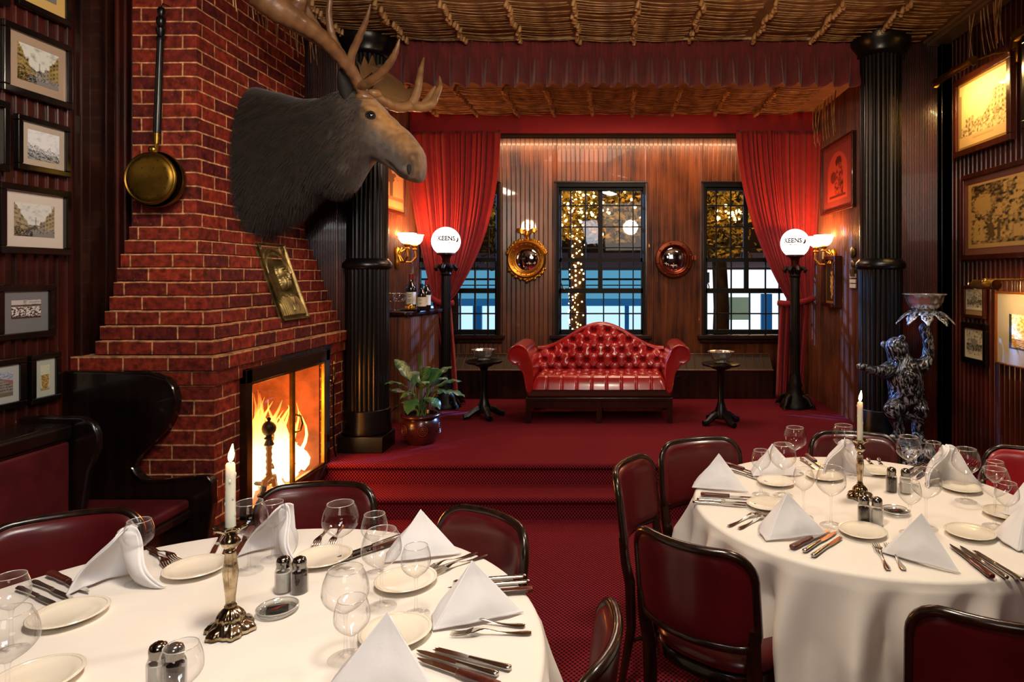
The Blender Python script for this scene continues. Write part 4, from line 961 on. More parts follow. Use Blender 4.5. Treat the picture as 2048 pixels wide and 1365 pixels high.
def feat(p):   # sculpted features in profile space (near side)
    q=Vector(p); px=VX+q.x*F/q.y; py=VY-(q.z-EYE)*F/q.y; near=1 if q.y<4.0 or (q.y<st[-1][2]+.02) else 0
    dx=Vector((0,0,0)); g=lambda cx,cy,r,ry=None: math.exp(-(((px-cx)/r)**2+((py-cy)/(ry or r))**2))
    y=0
    if q.y<4.0:
        y+=-.040*g(740,217,20,8)+.026*g(741,232,11,8)-.018*g(752,246,18,6)-.02*g(765,290,40,30)*0
        y+=.026*g(818,336,7,12)-.026*g(826,314,15,10)-.020*g(806,344,10,12)-.012*g(838,330,8,20)+.012*g(792,312,14,18)
        # mouth crease
        for a,c in (((770,322),(812,356)),):
            tt=max(0,min(1,((px-a[0])*(c[0]-a[0])+(py-a[1])*(c[1]-a[1]))/((c[0]-a[0])**2+(c[1]-a[1])**2))); d=math.hypot(px-lerp(a[0],c[0],tt),py-lerp(a[1],c[1],tt)); y+=.016*math.exp(-(d/3.5)**2)
        y+=-.02*g(735,285,38,26)
    n=noise.noise(q*14)*.006+noise.noise(q*40)*.003*(1 if px<720 else .4)
    return Vector((q.x+n*.3,q.y+y+n,q.z+n))
DD=[[feat(p) for p in r] for r in DD]
b=MB(); b.rings(DD); hd=b.build('head',fur,t,ang=180,colf=moosec)
hd.name='head_and_neck'
# dewlap
b=MB(); R=[]
for (px,py,y,rx,rz) in ((668,330,4.05,.10,.05),(676,350,4.05,.115,.06),(690,366,4.05,.10,.055),(700,376,4.05,.06,.035),(704,386,4.05,.02,.015)):
    c=W(px,py,y); R.append([c+Vector((rx*math.cos(2*PI*j/16),.055*math.sin(2*PI*j/16)*(rx/.1),rz*.6*math.cos(2*PI*j/16)*-.6)) for j in range(16)])
b=MB(); 
dl=[((655,335),(684,352),.05),((640,352),(735,345),.07),((648,368),(735,358),.068),((668,382),(722,372),.05),((684,390),(704,384),.025)]
R=[]
for A,B2,w in dl:
    a=W(*A,4.05); c=W(*B2,4.04); m=(a+c)/2; h=(c-a)/2; R.append([m+h*math.cos(2*PI*j/18)+Vector((0,w*math.sin(2*PI*j/18),0)) for j in range(18)])
R=densify(R,4,2); b.rings([[p+Vector((0,noise.noise(p*25)*.01,noise.noise(p*40)*.012)) for p in r] for r in R]); 
# fringe of long hair along the throat and shoulder
# eyes, nostril, ears
b=MB(); e=W(741,231,3.845); b.ball(e,.020,14,(1,.8,1)); b.build('eye',pmat('moose eye',"#0b0706",.05,spec=1,coat=1),t,ang=180)
b=MB(); b.tube([e+Vector((.026*math.cos(a),-.003-.006*math.sin(a),.021*math.sin(a))) for a in [2*PI*i/14 for i in range(14)]],.006,6,loop=True); b.build('eyelid',pmat('eyelid',"#0c0806",.6),t)
b=MB(); n0=W(818,336,3.797); b.ball(n0,.024,12,(.55,.35,1.45)); b.build('nostril',M['black'],t,ang=180)
b=MB(); b.tube([W(770,318,3.845),W(783,326,3.842),W(795,340,3.835),W(803,352,3.83),W(815,357,3.825)],[.002,.004,.004,.004,.002],6); b.build('mouth_line',M['black'],t)
def ear(base,tip,wd,nm,y2):
    b=MB(); d=(tip-base); sd=Vector((1,0,0)); sd=(sd-d.normalized()*sd.dot(d.normalized())).normalized(); fr=sd.cross(d.normalized())
    def ef(u,v):
        w=wd*math.sin(PI*min(1,.12+.88*v))**.7; q=(u-.5)*2; return base+d*v+sd*w*q+fr*(.045*(1-q*q)-.03)
    b.grid(ef,8,12); b.build(nm,pmat('dark ear fur',"#14100c",.8,bump=.5,bscale=90),t,solid=.012,ang=180)
ear(W(694,200,3.93),W(680,140,3.85),.045,'ear',1); ear(W(705,195,4.18),W(745,150,4.32),.045,'ear',1)
# antlers
am=vcmat('antler bone',.4,.5,coat=.2,bump=.5,bscale=45,bdist=.004)
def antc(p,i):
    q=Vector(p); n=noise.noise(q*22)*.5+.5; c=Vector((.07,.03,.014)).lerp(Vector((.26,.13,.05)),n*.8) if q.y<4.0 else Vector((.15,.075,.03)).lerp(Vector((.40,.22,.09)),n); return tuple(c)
def horn(pts,r,b,n=10):
    P=[W(px,py,y) for px,py,y in pts]; Q=[];RD=[]
    for i in range(len(P)-1):
        p0=P[max(0,i-1)];p1=P[i];p2=P[i+1];p3=P[min(len(P)-1,i+2)]
        for s in range(6):
            tt=s/6; Q.append(.5*((2*p1)+(p2-p0)*tt+(2*p0-5*p1+4*p2-p3)*tt*tt+(3*p1-p0-3*p2+p3)*tt**3)); RD.append(lerp(r[i],r[i+1],tt)*(1+.06*math.sin(len(Q)*2.1)))
    Q.append(P[-1]); RD.append(r[-1]); b.tube(Q,RD,n)
b=MB()
horn([(730,200,3.92),(722,176,3.88),(702,140,3.80),(672,105,3.70),(640,72,3.58),(600,45,3.48),(560,20,3.40),(520,-15,3.35)],[.036,.034,.036,.038,.044,.055,.07,.085],b,12)
b.lathe([(.035,-.02),(.055,0),(.05,.02),(.038,.03)],14,W(729,198,3.92),mod=lambda a,r,z:1+.12*math.sin(a*7))
horn([(716,172,3.88),(732,168,3.82),(758,150,3.74),(780,125,3.68),(792,102,3.64),(799,78,3.62)],[.028,.028,.026,.022,.016,.004],b)
horn([(704,148,3.82),(702,115,3.76),(718,75,3.70),(732,42,3.66),(741,8,3.63)],[.026,.024,.021,.015,.004],b)
horn([(690,118,3.78),(672,90,3.74),(662,62,3.70),(658,25,3.67),(662,-12,3.65)],[.024,.024,.022,.018,.012],b)
horn([(655,85,3.66),(640,70,3.62),(624,45,3.58),(614,20,3.55),(612,-15,3.52)],[.024,.024,.022,.02,.014],b)
horn([(600,45,3.5),(592,20,3.46),(598,0,3.44),(590,-25,3.42)],[.05,.045,.04,.02],b)
# near palm web
def plate(poly,y0f,th,b):
    n=len(poly); P=[W(px,py,y) for px,py,y in poly]; d=Vector((0,th,0)); b.add([p for p in P]+[p+d for p in P],[tuple(range(n)),tuple(reversed(range(n,2*n)))]+[(i,i+n,(i+1)%n+n,(i+1)%n) for i in range(n)])
plate([(668,100,3.68),(650,100,3.66),(600,70,3.55),(545,40,3.45),(500,0,3.4),(500,-40,3.36),(600,-30,3.42),(618,18,3.5),(645,62,3.6)],0,.04,b)
b.build('antler',am,t,ang=70,colf=antc)
b=MB()
horn([(748,192,4.12),(770,205,4.22),(795,215,4.32),(820,212,4.40),(842,214,4.46),(862,208,4.50),(872,190,4.53),(880,172,4.55),(879,152,4.56)],[.036,.036,.034,.036,.036,.034,.028,.018,.004],b)
horn([(822,212,4.40),(832,190,4.42),(838,165,4.43),(842,140,4.44),(848,115,4.45)],[.034,.03,.026,.02,.004],b)
horn([(845,212,4.47),(856,198,4.50),(866,180,4.51),(871,172,4.51)],[.03,.026,.016,.004],b)
b.lathe([(.03,-.02),(.05,0),(.045,.02),(.03,.03)],14,W(748,190,4.12))
PY=4.5
pal=[(775,212,4.30),(760,190,4.4),(738,172,4.5),(722,150,4.62),(714,122,4.7),(722,132,4.7),(728,112,4.72),(736,130,4.72),(744,110,4.74),(750,132,4.72),(760,128,4.7),(770,142,4.66),(785,150,4.6),(800,162,4.52),(812,180,4.46),(822,178,4.44),(834,168,4.43),(830,195,4.42),(820,212,4.40)]
plate(pal,0,.028,b)
b.build('antler',am,t,ang=70,colf=antc)
# hair tufts along neck: short combed fur strands on head_and_neck
try:
    md=hd.modifiers.new('fur','PARTICLE_SYSTEM'); ps=hd.particle_systems[-1].settings; ps.type='HAIR'; ps.count=26000; ps.hair_length=.035; ps.hair_step=3; ps.use_advanced_hair=True
    ps.normal_factor=.012; ps.object_align_factor=(-.012,0,-.022); ps.factor_random=.006; ps.root_radius=.22; ps.tip_radius=.03; ps.radius_scale=.01; ps.distribution='RAND'
    hm=pmat('moose hair',"#2a1d14",.5,spec=.4,col2="#0d0907",vscale=20); hd.data.materials.append(hm); ps.material=2
    vg=hd.vertex_groups.new(name='len'); 
    for v in hd.data.vertices:
        q=hd.matrix_world@v.co; q=v.co+Vector((-2.285,4.15,2.3)); px=VX+q.x*F/q.y; vg.add([v.index],max(0.0,min(1.0,(742-px)/150)),'REPLACE')
    hd.particle_systems[-1].vertex_group_length='len'; hd.particle_systems[-1].vertex_group_density='len'
except Exception as ex: print('FUR',ex)
# ================================================================= bench along the left wall
t=thing('settle_bench','dark high backed settle bench with red cushions along the left wall','bench',(-2.4,2.4,0))
b=MB(); X0=-2.745
end=[(-2.745,0)]
pts=[(145,742),(250,745),(300,748),(330,757),(345,775),(352,800),(346,830),(330,860),(300,890),(275,915),(264,935),(272,950),(288,962),(320,963),(395,955),(415,955),(424,965),(424,1010),(415,1070),(405,1130)]
ye=3.22; P=[W(a,c,ye) for a,c in pts]; poly=[(-2.745,.0)]+[(-2.745,P[0].z)]+[(p.x,p.z) for p in P[1:]]+[(P[-1].x-.02,0)]
b.prism(poly,ye,ye+.055,'y'); b.build('end_panel',M['dark_trim'],t,smooth=False,bevel=.012,segs=3)
b=MB(); q=[(p.x,p.z) for p in P[1:]]; b.tube([(x,ye-.004,z) for x,z in q],.007,6); b.build('end_moulding',M['dark_trim'],t)
sx=WX(391,994,-2.1).x
b=MB(); b.box(-2.745,-2.10,-.3,ye,.40,.445); b.build('seat_board',M['dark_trim'],t,smooth=False,bevel=.01); b=MB(); b.box(-2.70,-2.10,-.3,ye-.01,.445,.50); b.build('seat_cushion',M['bench'],t,bevel=.02,segs=3)
b=MB(); b.box(-2.745,-2.14,-.3,ye,.0,.40); b.build('seat_box',M['dark_trim'],t,smooth=False)
b=MB(); b.box(-2.56,-2.50,-.3,2.98,.5,.845); b.build('back_panel',M['bench'],t,bevel=.015)
b=MB(); b.box(-2.745,-2.49,-.3,2.99,.845,.925); b.box(-2.745,-2.56,-.3,2.98,.5,.845); b.build('top_rail',M['dark_trim'],t,bevel=.02,segs=3)
b=MB(); b.prism([(-2.745,.5),(-2.745,.95),(-2.46,.95),(-2.41,.92),(-2.385,.87),(-2.385,.80),(-2.43,.70),(-2.46,.5)],2.99,3.03,'y'); b.build('inner_wing',M['dark_trim'],t,bevel=.01)
# ================================================================= framed prints, drawn as colour on a fine grid
def fbm(x,y,s=0): return 1.9*noise.fractal(Vector((x,y,s*7.3)),.9,2.1,4)
def ink(c,a): return tuple(v*(1-a) for v in c)
def clampc(c): return tuple(max(.002,min(1,v)) for v in c)
def P_street(seed,sky=(.66,.68,.62),tint=(.40,.29,.10)):
    def f(u,v):
        n=fbm(u*9,v*9,seed); m=fbm(u*36,v*36,seed+3); rough=.05*fbm(u*22,0,seed)
        left=v<1.05-2.0*u+rough and u<.42; right=v<.30+(u-.6)*1.6+(.07 if int(u*13)%2==0 else 0)+rough and u>.6
        if left: c=tint; k=.15+.35*(math.sin(v*48+u*20)>.1)+.25*n+.3*m
        elif right: c=(.30,.26,.20) if u<.76 else tint; k=.2+.45*(math.sin((v-u*.6)*52)>.1)*(math.sin(u*80)>-.3)+.2*n
        elif v>.34+.05*n and not .3<v<.36: c=sky; k=max(0,n*.22)+ (.5 if abs(u-.52)<.012 and v<.6 else 0)
        else: c=(.36,.34,.30); k=.25+.9*max(0,m)+.3*n
        if v<.22 and u>.25: c=(.34,.33,.31); k=.15+.35*abs(math.sin((v*2+u)*30))+.4*m*(v>.1)
        if v<.24+.1*n and u<.45: k=.75+.5*m
        return ink(c,max(0,min(.97,k)))
    return f
def P_land(seed,base=(.72,.76,.80)):
    def f(u,v):
        h=.50-.14*u+.05*fbm(u*8,0,seed); n=fbm(u*7,v*9,seed+1); m=fbm(u*40,v*40,seed+2)
        if v>h: k=max(0,n*.14)
        elif v>h-.09: k=.35+.9*m
        else: k=.15+.55*(math.sin((v+u*.55)*40+n*2)>.1)*(.3+.7*abs(n))+.35*m+(.4 if v<.2+.15*(1-u) else 0)
        return ink(base,max(0,min(.96,k)))
    return f
def P_crowd(u,v):
    m=fbm(u*16,v*13,4); q=fbm(u*40,v*40,8)
    if v>.62: c=(.62,.60,.58) if (v>.92 or abs(v-.7)>.05) else (.12,.07,.06); return ink(c,max(0,min(.7,.1+.4*(fbm(u*6,v*20,2)>.1)*(u>.4))))
    return (.75,.72,.70) if m+q*.35>.02 and v>.1+.05*q else (.06,.035,.03)
def P_house(u,v):
    n=fbm(u*20,v*20,1); 
    if v>.82-.9*abs(u-.55): 
        if abs(u-.5)<.02 and v<.95: return (.1,.08,.08)
        if u>.55 and v<1.02-.35*u*1.0-.05: return (.35,.13,.12) if v<.72 else (.42,.45,.55)
        return tuple(t*(.9+.3*n) for t in (.40,.44,.56))
    if v<.16: return (.16,.14,.10)
    k=.5*(math.sin(v*55)>.3)+.3*n; return ink((.30,.27,.24),max(0,min(.85,k)))
def P_tree(u,v):
    n=fbm(u*22,v*22,6); d=math.hypot((u-.5)*1.0,(v-.52)*.8)
    if d<.42 and v<.62: return tuple(t*(.8+.9*n) for t in (.52,.33,.09))
    if v>.6: return (.55,.60,.28) if n>.18 else (.72,.74,.62)
    return (.4,.27,.1) if v<.1+.05*n else (.62,.58,.42)
def P_engrave(u,v):
    n=fbm(u*5,v*5,3); m=fbm(u*26,v*26,5); c=(.46,.30,.09)
    if u<.05 or u>.96 or v<.06 or v>.96: return (.40,.26,.09)
    k=max(0,.10+.15*m)
    tree=lambda cx,w,top: abs(u-cx-.03*math.sin(v*9))<w*(.5+.9*max(0,v-.4))+.04*m and v<top
    if u<.5 and v>.5+.1*n+.25*(u-.1): k=.75+.4*m
    if math.hypot((u-.22)/.13,(v-.66)/.14)<1+.3*m: k=.15
    if tree(.55,.055,.97): k=.55+.5*m
    if math.hypot((u-.80)/.12,(v-.62)/.17)<1+.5*m or abs(u-.8)<.02 and v<.6: k=.7+.3*m
    if v<.46:
        k=.25+.4*abs(n)+.6*m
        for cx,w,hh in ((.12,.04,.40),(.2,.035,.42),(.33,.045,.46),(.43,.03,.40),(.66,.05,.3),(.76,.05,.28),(.88,.05,.33)):
            if abs(u-cx)<w*(1.1-v*1.3)+.01*m and .1<v<hh: k=.82 if int(cx*100)%2 else .08
    if v<.12+.04*n: k=.6+.4*m
    return ink(c,max(0,min(.97,k)))
def P_town(u,v):
    m=fbm(u*34,v*34,5); c=(.72,.56,.28)
    k=0
    if v<.16: return (.45,.30,.12) if (abs(v-.1)<.012 and .3<u<.75) else (.58,.42,.20)
    g=.20+.22*u
    if v<g+.02: k=.25+.6*m+.4*(abs(v-g)<.012)
    b=g+ (.20 if .15<u<.32 else .10 if u<.5 else .36 if u>.72 else .30*(u-.4)*2.2)
    if g<v<b: k=.35+.4*(math.sin(u*90)>0)*(math.sin(v*80)>-.2)+.3*m
    if u<.05 and v<.85: k=.6
    return ink(c,max(0,min(.92,k)))
def P_arch(u,v):   # red lighting coloured into the paper, figure standing in an arch
    c=(.42,.055,.03); d=math.hypot((u-.5)/.36,(max(0,v-.55))/.36)
    ins=abs(u-.5)<.36 and v<.55 or d<1
    if not ins or v<.1: return (.20,.035,.03)
    n=fbm(u*18,v*18,2); k=0
    if math.hypot((u-.55)/.11,(v-.74)/.09)<1: k=.85
    if math.hypot((u-.57)/.13,(v-.52)/.2)<1: k=.35+.6*n
    if math.hypot((u-.36)/.10,(v-.5)/.1)<1: k=.7
    if abs(u-.5)<.05+.04 and .18<v<.4 or abs(u-.66)<.05 and .18<v<.42: k=.5+.4*n
    if .14<v<.19 and .22<u<.8: k=.8
    return ink(c,max(0,min(.95,k)))
def P_print_dark(u,v):
    n=fbm(u*10,v*10,7); return ink((.75,.42,.12),max(0,min(.95,.95 if math.hypot((u-.55)/.15,(v-.45)/.35)+.3*n>1 else .25+.4*n)))
def P_horse(u,v):
    n=fbm(u*12,v*12,2); k=0
    if math.hypot((u-.45)/.3,(v-.68)/.17)<1+.3*n: k=.75
    if abs(u-.4)<.05 and .25<v<.6 or abs(u-.62)<.05 and .22<v<.6: k=.75
    if .16<v<.24: k=.5
    return ink((.62,.38,.17),max(0,min(.9,k)))
def P_small(seed):
    def f(u,v):
        n=fbm(u*14,v*14,seed); c=(.50,.42,.27)
        if u<.08 or u>.92 or v<.12 or v>.93: return (.55,.47,.32)
        k=.2+.5*n; 
        if .25<v<.5 : k=.75+.3*n
        if math.hypot((u-.5)/.16,(v-.55)/.12)<1: k=.6
        return ink(c,max(0,min(.92,k)))
    return f
def P_banner(u,v):
    n=fbm(u*16,v*16,9)
    if u<.07 or u>.93 or v<.05: return (.02,.03,.05)
    if v<.30: return (.50,.30,.10) if abs(math.sin(v*60+u*9))>.45+.3*n else (.05,.04,.04)
    d=math.hypot((u-.5)/.30,(v-.66)/.24); 
    if d<1: return (.85,.68,.25) if n>-.1 else (.45,.30,.08)
    return (.9,.84,.62) if n>-.15 else (.6,.45,.2)
PM=vcmat('printed paper',.55,.3,coat=.35)
FBLK=pmat('black picture frame',"#0a0807",.2,spec=.6,coat=.3); FBRN=woodmat('brown picture frame',"#2a100a","#4a1e12",.25); FGLD=pmat('slim gilt frame',"#9a5a24",.35,.7)
def picture(label,pL,pR,ref,yT,yB,X,fn,fw=.03,mw=.05,mc="#bba890",fm=None,depth=.025,mb_=None,hang=None):
    s=1 if X>0 else -1; Xf=X-s*depth
    a=WX(pL,VY,Xf).y; c=WX(pR,VY,Xf).y; r=WX(ref,yT,Xf); z1=r.z; z0=WX(ref,yB,Xf).z
    y0,y1=min(a,c),max(a,c); flip=(X>0)
    t=thing('framed_print',label,'framed picture',(X,(y0+y1)/2,z0))
    b=MB(); xa,xb=sorted((Xf,X+s*.0))
    b.box(xa,xb,y0,y1,z1-fw,z1); b.box(xa,xb,y0,y1,z0,z0+fw); b.box(xa,xb,y0,y0+fw,z0+fw,z1-fw); b.box(xa,xb,y1-fw,y1,z0+fw,z1-fw)
    b.build('frame',fm or FBLK,t,smooth=False,bevel=.004)
    xm=Xf+s*depth*.5
    b=MB(); b.add([(xm,y0+fw*.8,z0+fw*.8),(xm,y1-fw*.8,z0+fw*.8),(xm,y1-fw*.8,z1-fw*.8),(xm,y0+fw*.8,z1-fw*.8)],[(0,1,2,3)])
    if mc: b.build('mount',bpy.data.materials.get('mount '+mc) or pmat('mount '+mc,mc,.6,coat=.3),t,smooth=False)
    m2=mb_ if mb_ is not None else mw
    ya,yb,za,zb=y0+fw+mw,y1-fw-mw,z0+fw+m2,z1-fw-mw; xp=xm-s*.0015
    nu,nv=72,72; vals={}
    b=MB(); b.grid(lambda u,v:Vector((xp,lerp(ya,yb,u) if not flip else lerp(yb,ya,u),lerp(za,zb,v))),nu,nv)
    b.build('print',PM,t,smooth=False,colf=lambda p,i:clampc(fn((i%(nu+1))/nu,(i//(nu+1))/nv)))
    return t,(y0,y1,z0,z1)
W1=XL+.008
picture('corner of a black framed print at the top left edge of the photo',-110,22,22,-120,15,W1,P_land(3))
picture('black framed sepia print cut off by the top edge, above the street scene',38,145,38,-125,7,W1,P_street(2,(.70,.52,.26),(.35,.24,.1)),mc="#d8b46a")
picture('black framed street scene with tall buildings under the cut off top print',9,147,9,36,179,W1,P_street(5),mc="#a8927c",fw=.032,mw=.042)
picture('black framed print cut off by the left edge beside the white landscape print',-110,22,22,205,345,W1,P_land(8),mc="#c4b8a8",depth=.045)
picture('black framed pale landscape drawing between the two street scenes',37,143,37,226,337,W1,P_land(5),mc="#b0a494",fw=.028,mw=.03)
picture('black framed pale street scene with large cream mount, above the group photo',2,145,2,362,506,W1,P_street(9,(.66,.68,.66),(.4,.33,.2)),mc="#cfc6bc",fw=.032,mw=.05,depth=.04)
picture('black framed photograph of a crowd in white on a grey mount',-2,112,-2,571,684,W1,P_crowd,mc="#76797c",fw=.03,mw=.04,mb_=.065)
picture('black framed blue and pink house print at the lower left edge',-60,55,55,713,812,W1,P_house,mc="#b4b8b4",fw=.03,mw=.03)
picture('small black framed yellow tree print, lowest right on the left wall',64,124,64,711,811,W1,P_tree,mc="#bcc0b4",fw=.027,mw=.03)
W2=XR-.008
picture('dark framed sunlit town view under the upper brass picture light',1905,2020,1905,165,319,W2,P_town,mc="#8a6c34",fw=.045,mw=.02,depth=.04,fm=FBRN)
picture('large brown framed engraving of figures and trees on the right wall',1921,2110,1921,353,521,W2,P_engrave,mc="#6a4030",fw=.035,mw=.045,depth=.03,fm=FBRN)
picture('small brown framed print under the arm of the lower picture light',1925,1967,1925,571,634,W2,P_small(2),mc="#8a7048",fw=.022,mw=.003,fm=FBRN,mb_=.035)
picture('smallest print in a wide black frame, lowest on the right wall',1921,1971,1921,643,723,W2,P_small(6),mc="#8c8058",fw=.042,mw=.0)
picture('gilt framed narrow banner print on a wide grey mount at right edge',1989,2120,1989,583,726,W2,P_banner,mc="#96938a",fw=.012,mw=.13,fm=FGLD,mb_=.1)
picture('dark framed picture cut off by the right edge beside the town view',2043,2200,2043,72,258,W2,P_engrave,fw=.05,mc="#5a4030",depth=.05)
picture('red framed print of a figure in an arch on the right platform wall',1641,1704,1641,299,433,SXR-.005,P_arch,mc="#6a2418",fw=.028,mw=.03,fm=FBRN,depth=.04)
picture('small deep gilt framed dark print below the right wall light',1643,1669,1643,514,612,SXR-.005,P_print_dark,mc="#a06a28",fw=.035,mw=.02,fm=FBRN,depth=.07)
picture('warm lit framed horse print partly behind the moose nose',735,812,812,325,434,SXL+.005,P_horse,mc="#b0763a",fw=.03,mw=.03,fm=FBRN)
# small cards and ornament on the right platform wall
p=WX(1706,545,SXR-.01); t=thing('wall_cards','three small white cards pinned beside the column on the right platform wall','card',(p.x,p.y,p.z-.1)); b=MB()
for k,(y0,y1) in enumerate(((548,556),(559,566),(568,576))): 
    a=WX(1699,y0,SXR-.02); c=WX(1711,y1,SXR-.02); b.box(SXR-.02,SXR-.012,min(a.y,c.y),max(a.y,c.y),WX(1705,y1,SXR).z,WX(1705,y0,SXR).z)
b.build('cards',pmat('white card',"#d8d6d0",.6),t,smooth=False)
p=WX(1706,505,SXR-.02); t=thing('wall_ornament','small carved wooden wall ornament above the white cards','ornament',(p.x,p.y,p.z-.1)); b=MB(); b.ball(p,.055,12,(.4,1,1)); b.ball(p-Vector((0,0,.10)),.035,10,(.5,1,1)); b.box(p.x-.01,p.x+.015,p.y-.05,p.y+.05,p.z-.21,p.z-.15); b.build('carving',M['bronze'],t,ang=60)
# picture lights
def piclight(x,ya,yb,z,yb_,zb,label,e):
    t=thing('picture_light',label,'picture light',(x,(ya+yb)/2,z)); r=.028
    b=MB(); b.grid(lambda u,v:Vector((x-r*math.cos(PI*(-.38+1.3*u)),lerp(ya,yb,v),z+r*math.sin(PI*(-.38+1.3*u)))),12,1); b.build('shade',M['brass_dull'],t,solid=.003,ang=180)
    for y in (ya,yb): b=MB(); b.cyl((x,y-.004,z),(x,y+.004,z),r+.003,16); b.build('end_cap',M['brass'],t)
    b=MB(); b.ball((x-.0,(ya+yb)/2,z+.012),.030,12); b.build('knuckle',M['brass'],t)
    b=MB(); b.cyl((x+.004,ya+.02,z+.006),(x+.004,yb-.02,z+.006),.008,8); b.build('bulb',emat('tube bulb',"#ffe0a8",5) if 'tube bulb' not in bpy.data.materials else bpy.data.materials['tube bulb'],t)
    b=MB(); b.tube([(x,(ya+yb)/2,z+.03),(lerp(x,XR,.6),lerp((ya+yb)/2,yb_,.7),lerp(z,zb,.8)+.02),(XR-.02,yb_,zb)],.006,6); b.build('arm',M['brass_dull'],t)
    b=MB(); b.box(XR-.022,XR-.004,yb_-.022,yb_+.022,zb-.08,zb+.06); b.build('bracket',M['brass'],t,bevel=.003)
    light('AREA',(x+.0,(ya+yb)/2,z-.012),e,"#ffc878",abs(yb-ya)*.8,target=(XR,(ya+yb)/2,z-.42),sy=.02)
piclight(2.30,4.18,4.68,2.985,4.12,3.03,'upper brass picture light over the town view',9)
piclight(2.30,3.93,4.16,1.545,3.72,1.56,'lower brass picture light over the banner print',4)
piclight(2.30,3.3,3.74,2.98,3.2,3.0,'brass picture light cut off at the upper right edge',5)
# ================================================================= clay pipes under the ceilings
def pipe_mesh(b,base=Vector((0,0,0)),lx=.385,sag=.012):
    b.tube([base+Vector((lx*i/6,0,-sag*math.sin(PI*i/6)*(1 if i else 0))) for i in range(7)],[.0062,.0052,.0048,.0045,.0042,.0038,.003],6)
    b.tube([base+Vector((-.004,0,.012)),base+Vector((-.008,0,-.004)),base+Vector((-.014,0,-.030)),base+Vector((-.016,0,-.040))],[.006,.012,.015,.012],8)
b=MB(); pipe_mesh(b); pp=b.build('clay_pipe',M['pipe'],ang=60)
pmesh=pp.data
for v in pmesh.vertices: v.co+=pp.location
G1='clay pipes laid under the front ceiling'; tag(pp,'long stemmed clay pipe lying under the front ceiling among many alike','clay pipe',G1)
pp.location=(-1.97,4.24,CZ-.02); nP=1
def addpipe(loc,rot,label,grp):
    global nP
    o=bpy.data.objects.new('clay_pipe',pmesh); COL.objects.link(o); o.location=loc; o.rotation_euler=rot; tag(o,label,'clay pipe',grp); nP+=1
random.seed(9)
cols=[-2.0,-1.57,-1.13,-.70,-.27,.15,.58,1.06,1.50,1.93]
for ci,x in enumerate(cols):
    for k in range(19):
        if ci==0 and k==0: continue
        y=4.24+k*.0385+random.uniform(-.003,.003); 
        addpipe((x+random.uniform(-.012,.012)+.012*math.sin(k*.7),y,CZ-.018-random.uniform(0,.012)),(random.uniform(-.4,.4),random.uniform(-.01,.035),random.uniform(-.05,.05)),'long stemmed clay pipe lying under the front ceiling among many alike',G1)
G2='clay pipes laid under the platform ceiling'; sc=[-1.83,-1.42,-1.0,-.62,-.23,.18,.59,1.02,1.45]
bs=MB()
for x in sc:
    for k in range(23):
        y=5.80+k*.041+random.uniform(-.003,.003); loc=Vector((x+random.uniform(-.012,.012),y,SC-.018-random.uniform(0,.012)))
        if k<8: addpipe(loc,(random.uniform(-.4,.4),random.uniform(-.01,.035),random.uniform(-.06,.06)),'long stemmed clay pipe lying under the raised platform ceiling among many alike',G2)
        else:
            st=len(bs.v); pipe_mesh(bs,Vector((0,0,0))); bs.xf(Matrix.Translation(loc)@Matrix.Rotation(random.uniform(-.06,.06),4,'Z')@Matrix.Rotation(random.uniform(-.01,.035),4,'Y'),st)
o=bs.build('clay_pipes',M['pipe'],ang=60); tag(o,'mass of clay pipes under the rear part of the platform ceiling','clay pipes',kind='stuff')
for k in range(18):
    y=3.42+k*.056; addpipe((-2.02+random.uniform(-.02,.02),y,CZ-.02),(0,PI/2-.02+random.uniform(-.12,.12),random.uniform(-.6,.6)),'clay pipe hanging upright from the ceiling edge above the moose antlers','clay pipes hanging above the moose')
for k in range(10):
    y=4.02+k*.045; addpipe((2.42+random.uniform(-.02,.02),y,CZ+.04),(0,PI/2+random.uniform(-.15,.15),random.uniform(-.6,.6)),'clay pipe hanging upright near the right wall above the town view','clay pipes hanging by the right wall')
for k in range(10):
    y=5.95+k*.08; addpipe((2.03+random.uniform(-.02,.01),y,SC+.0),(0,PI/2+random.uniform(-.12,.12),random.uniform(-.6,.6)),'clay pipe hanging upright at the right end of the platform ceiling','clay pipes hanging by the right curtain')
print('pipes',nP)
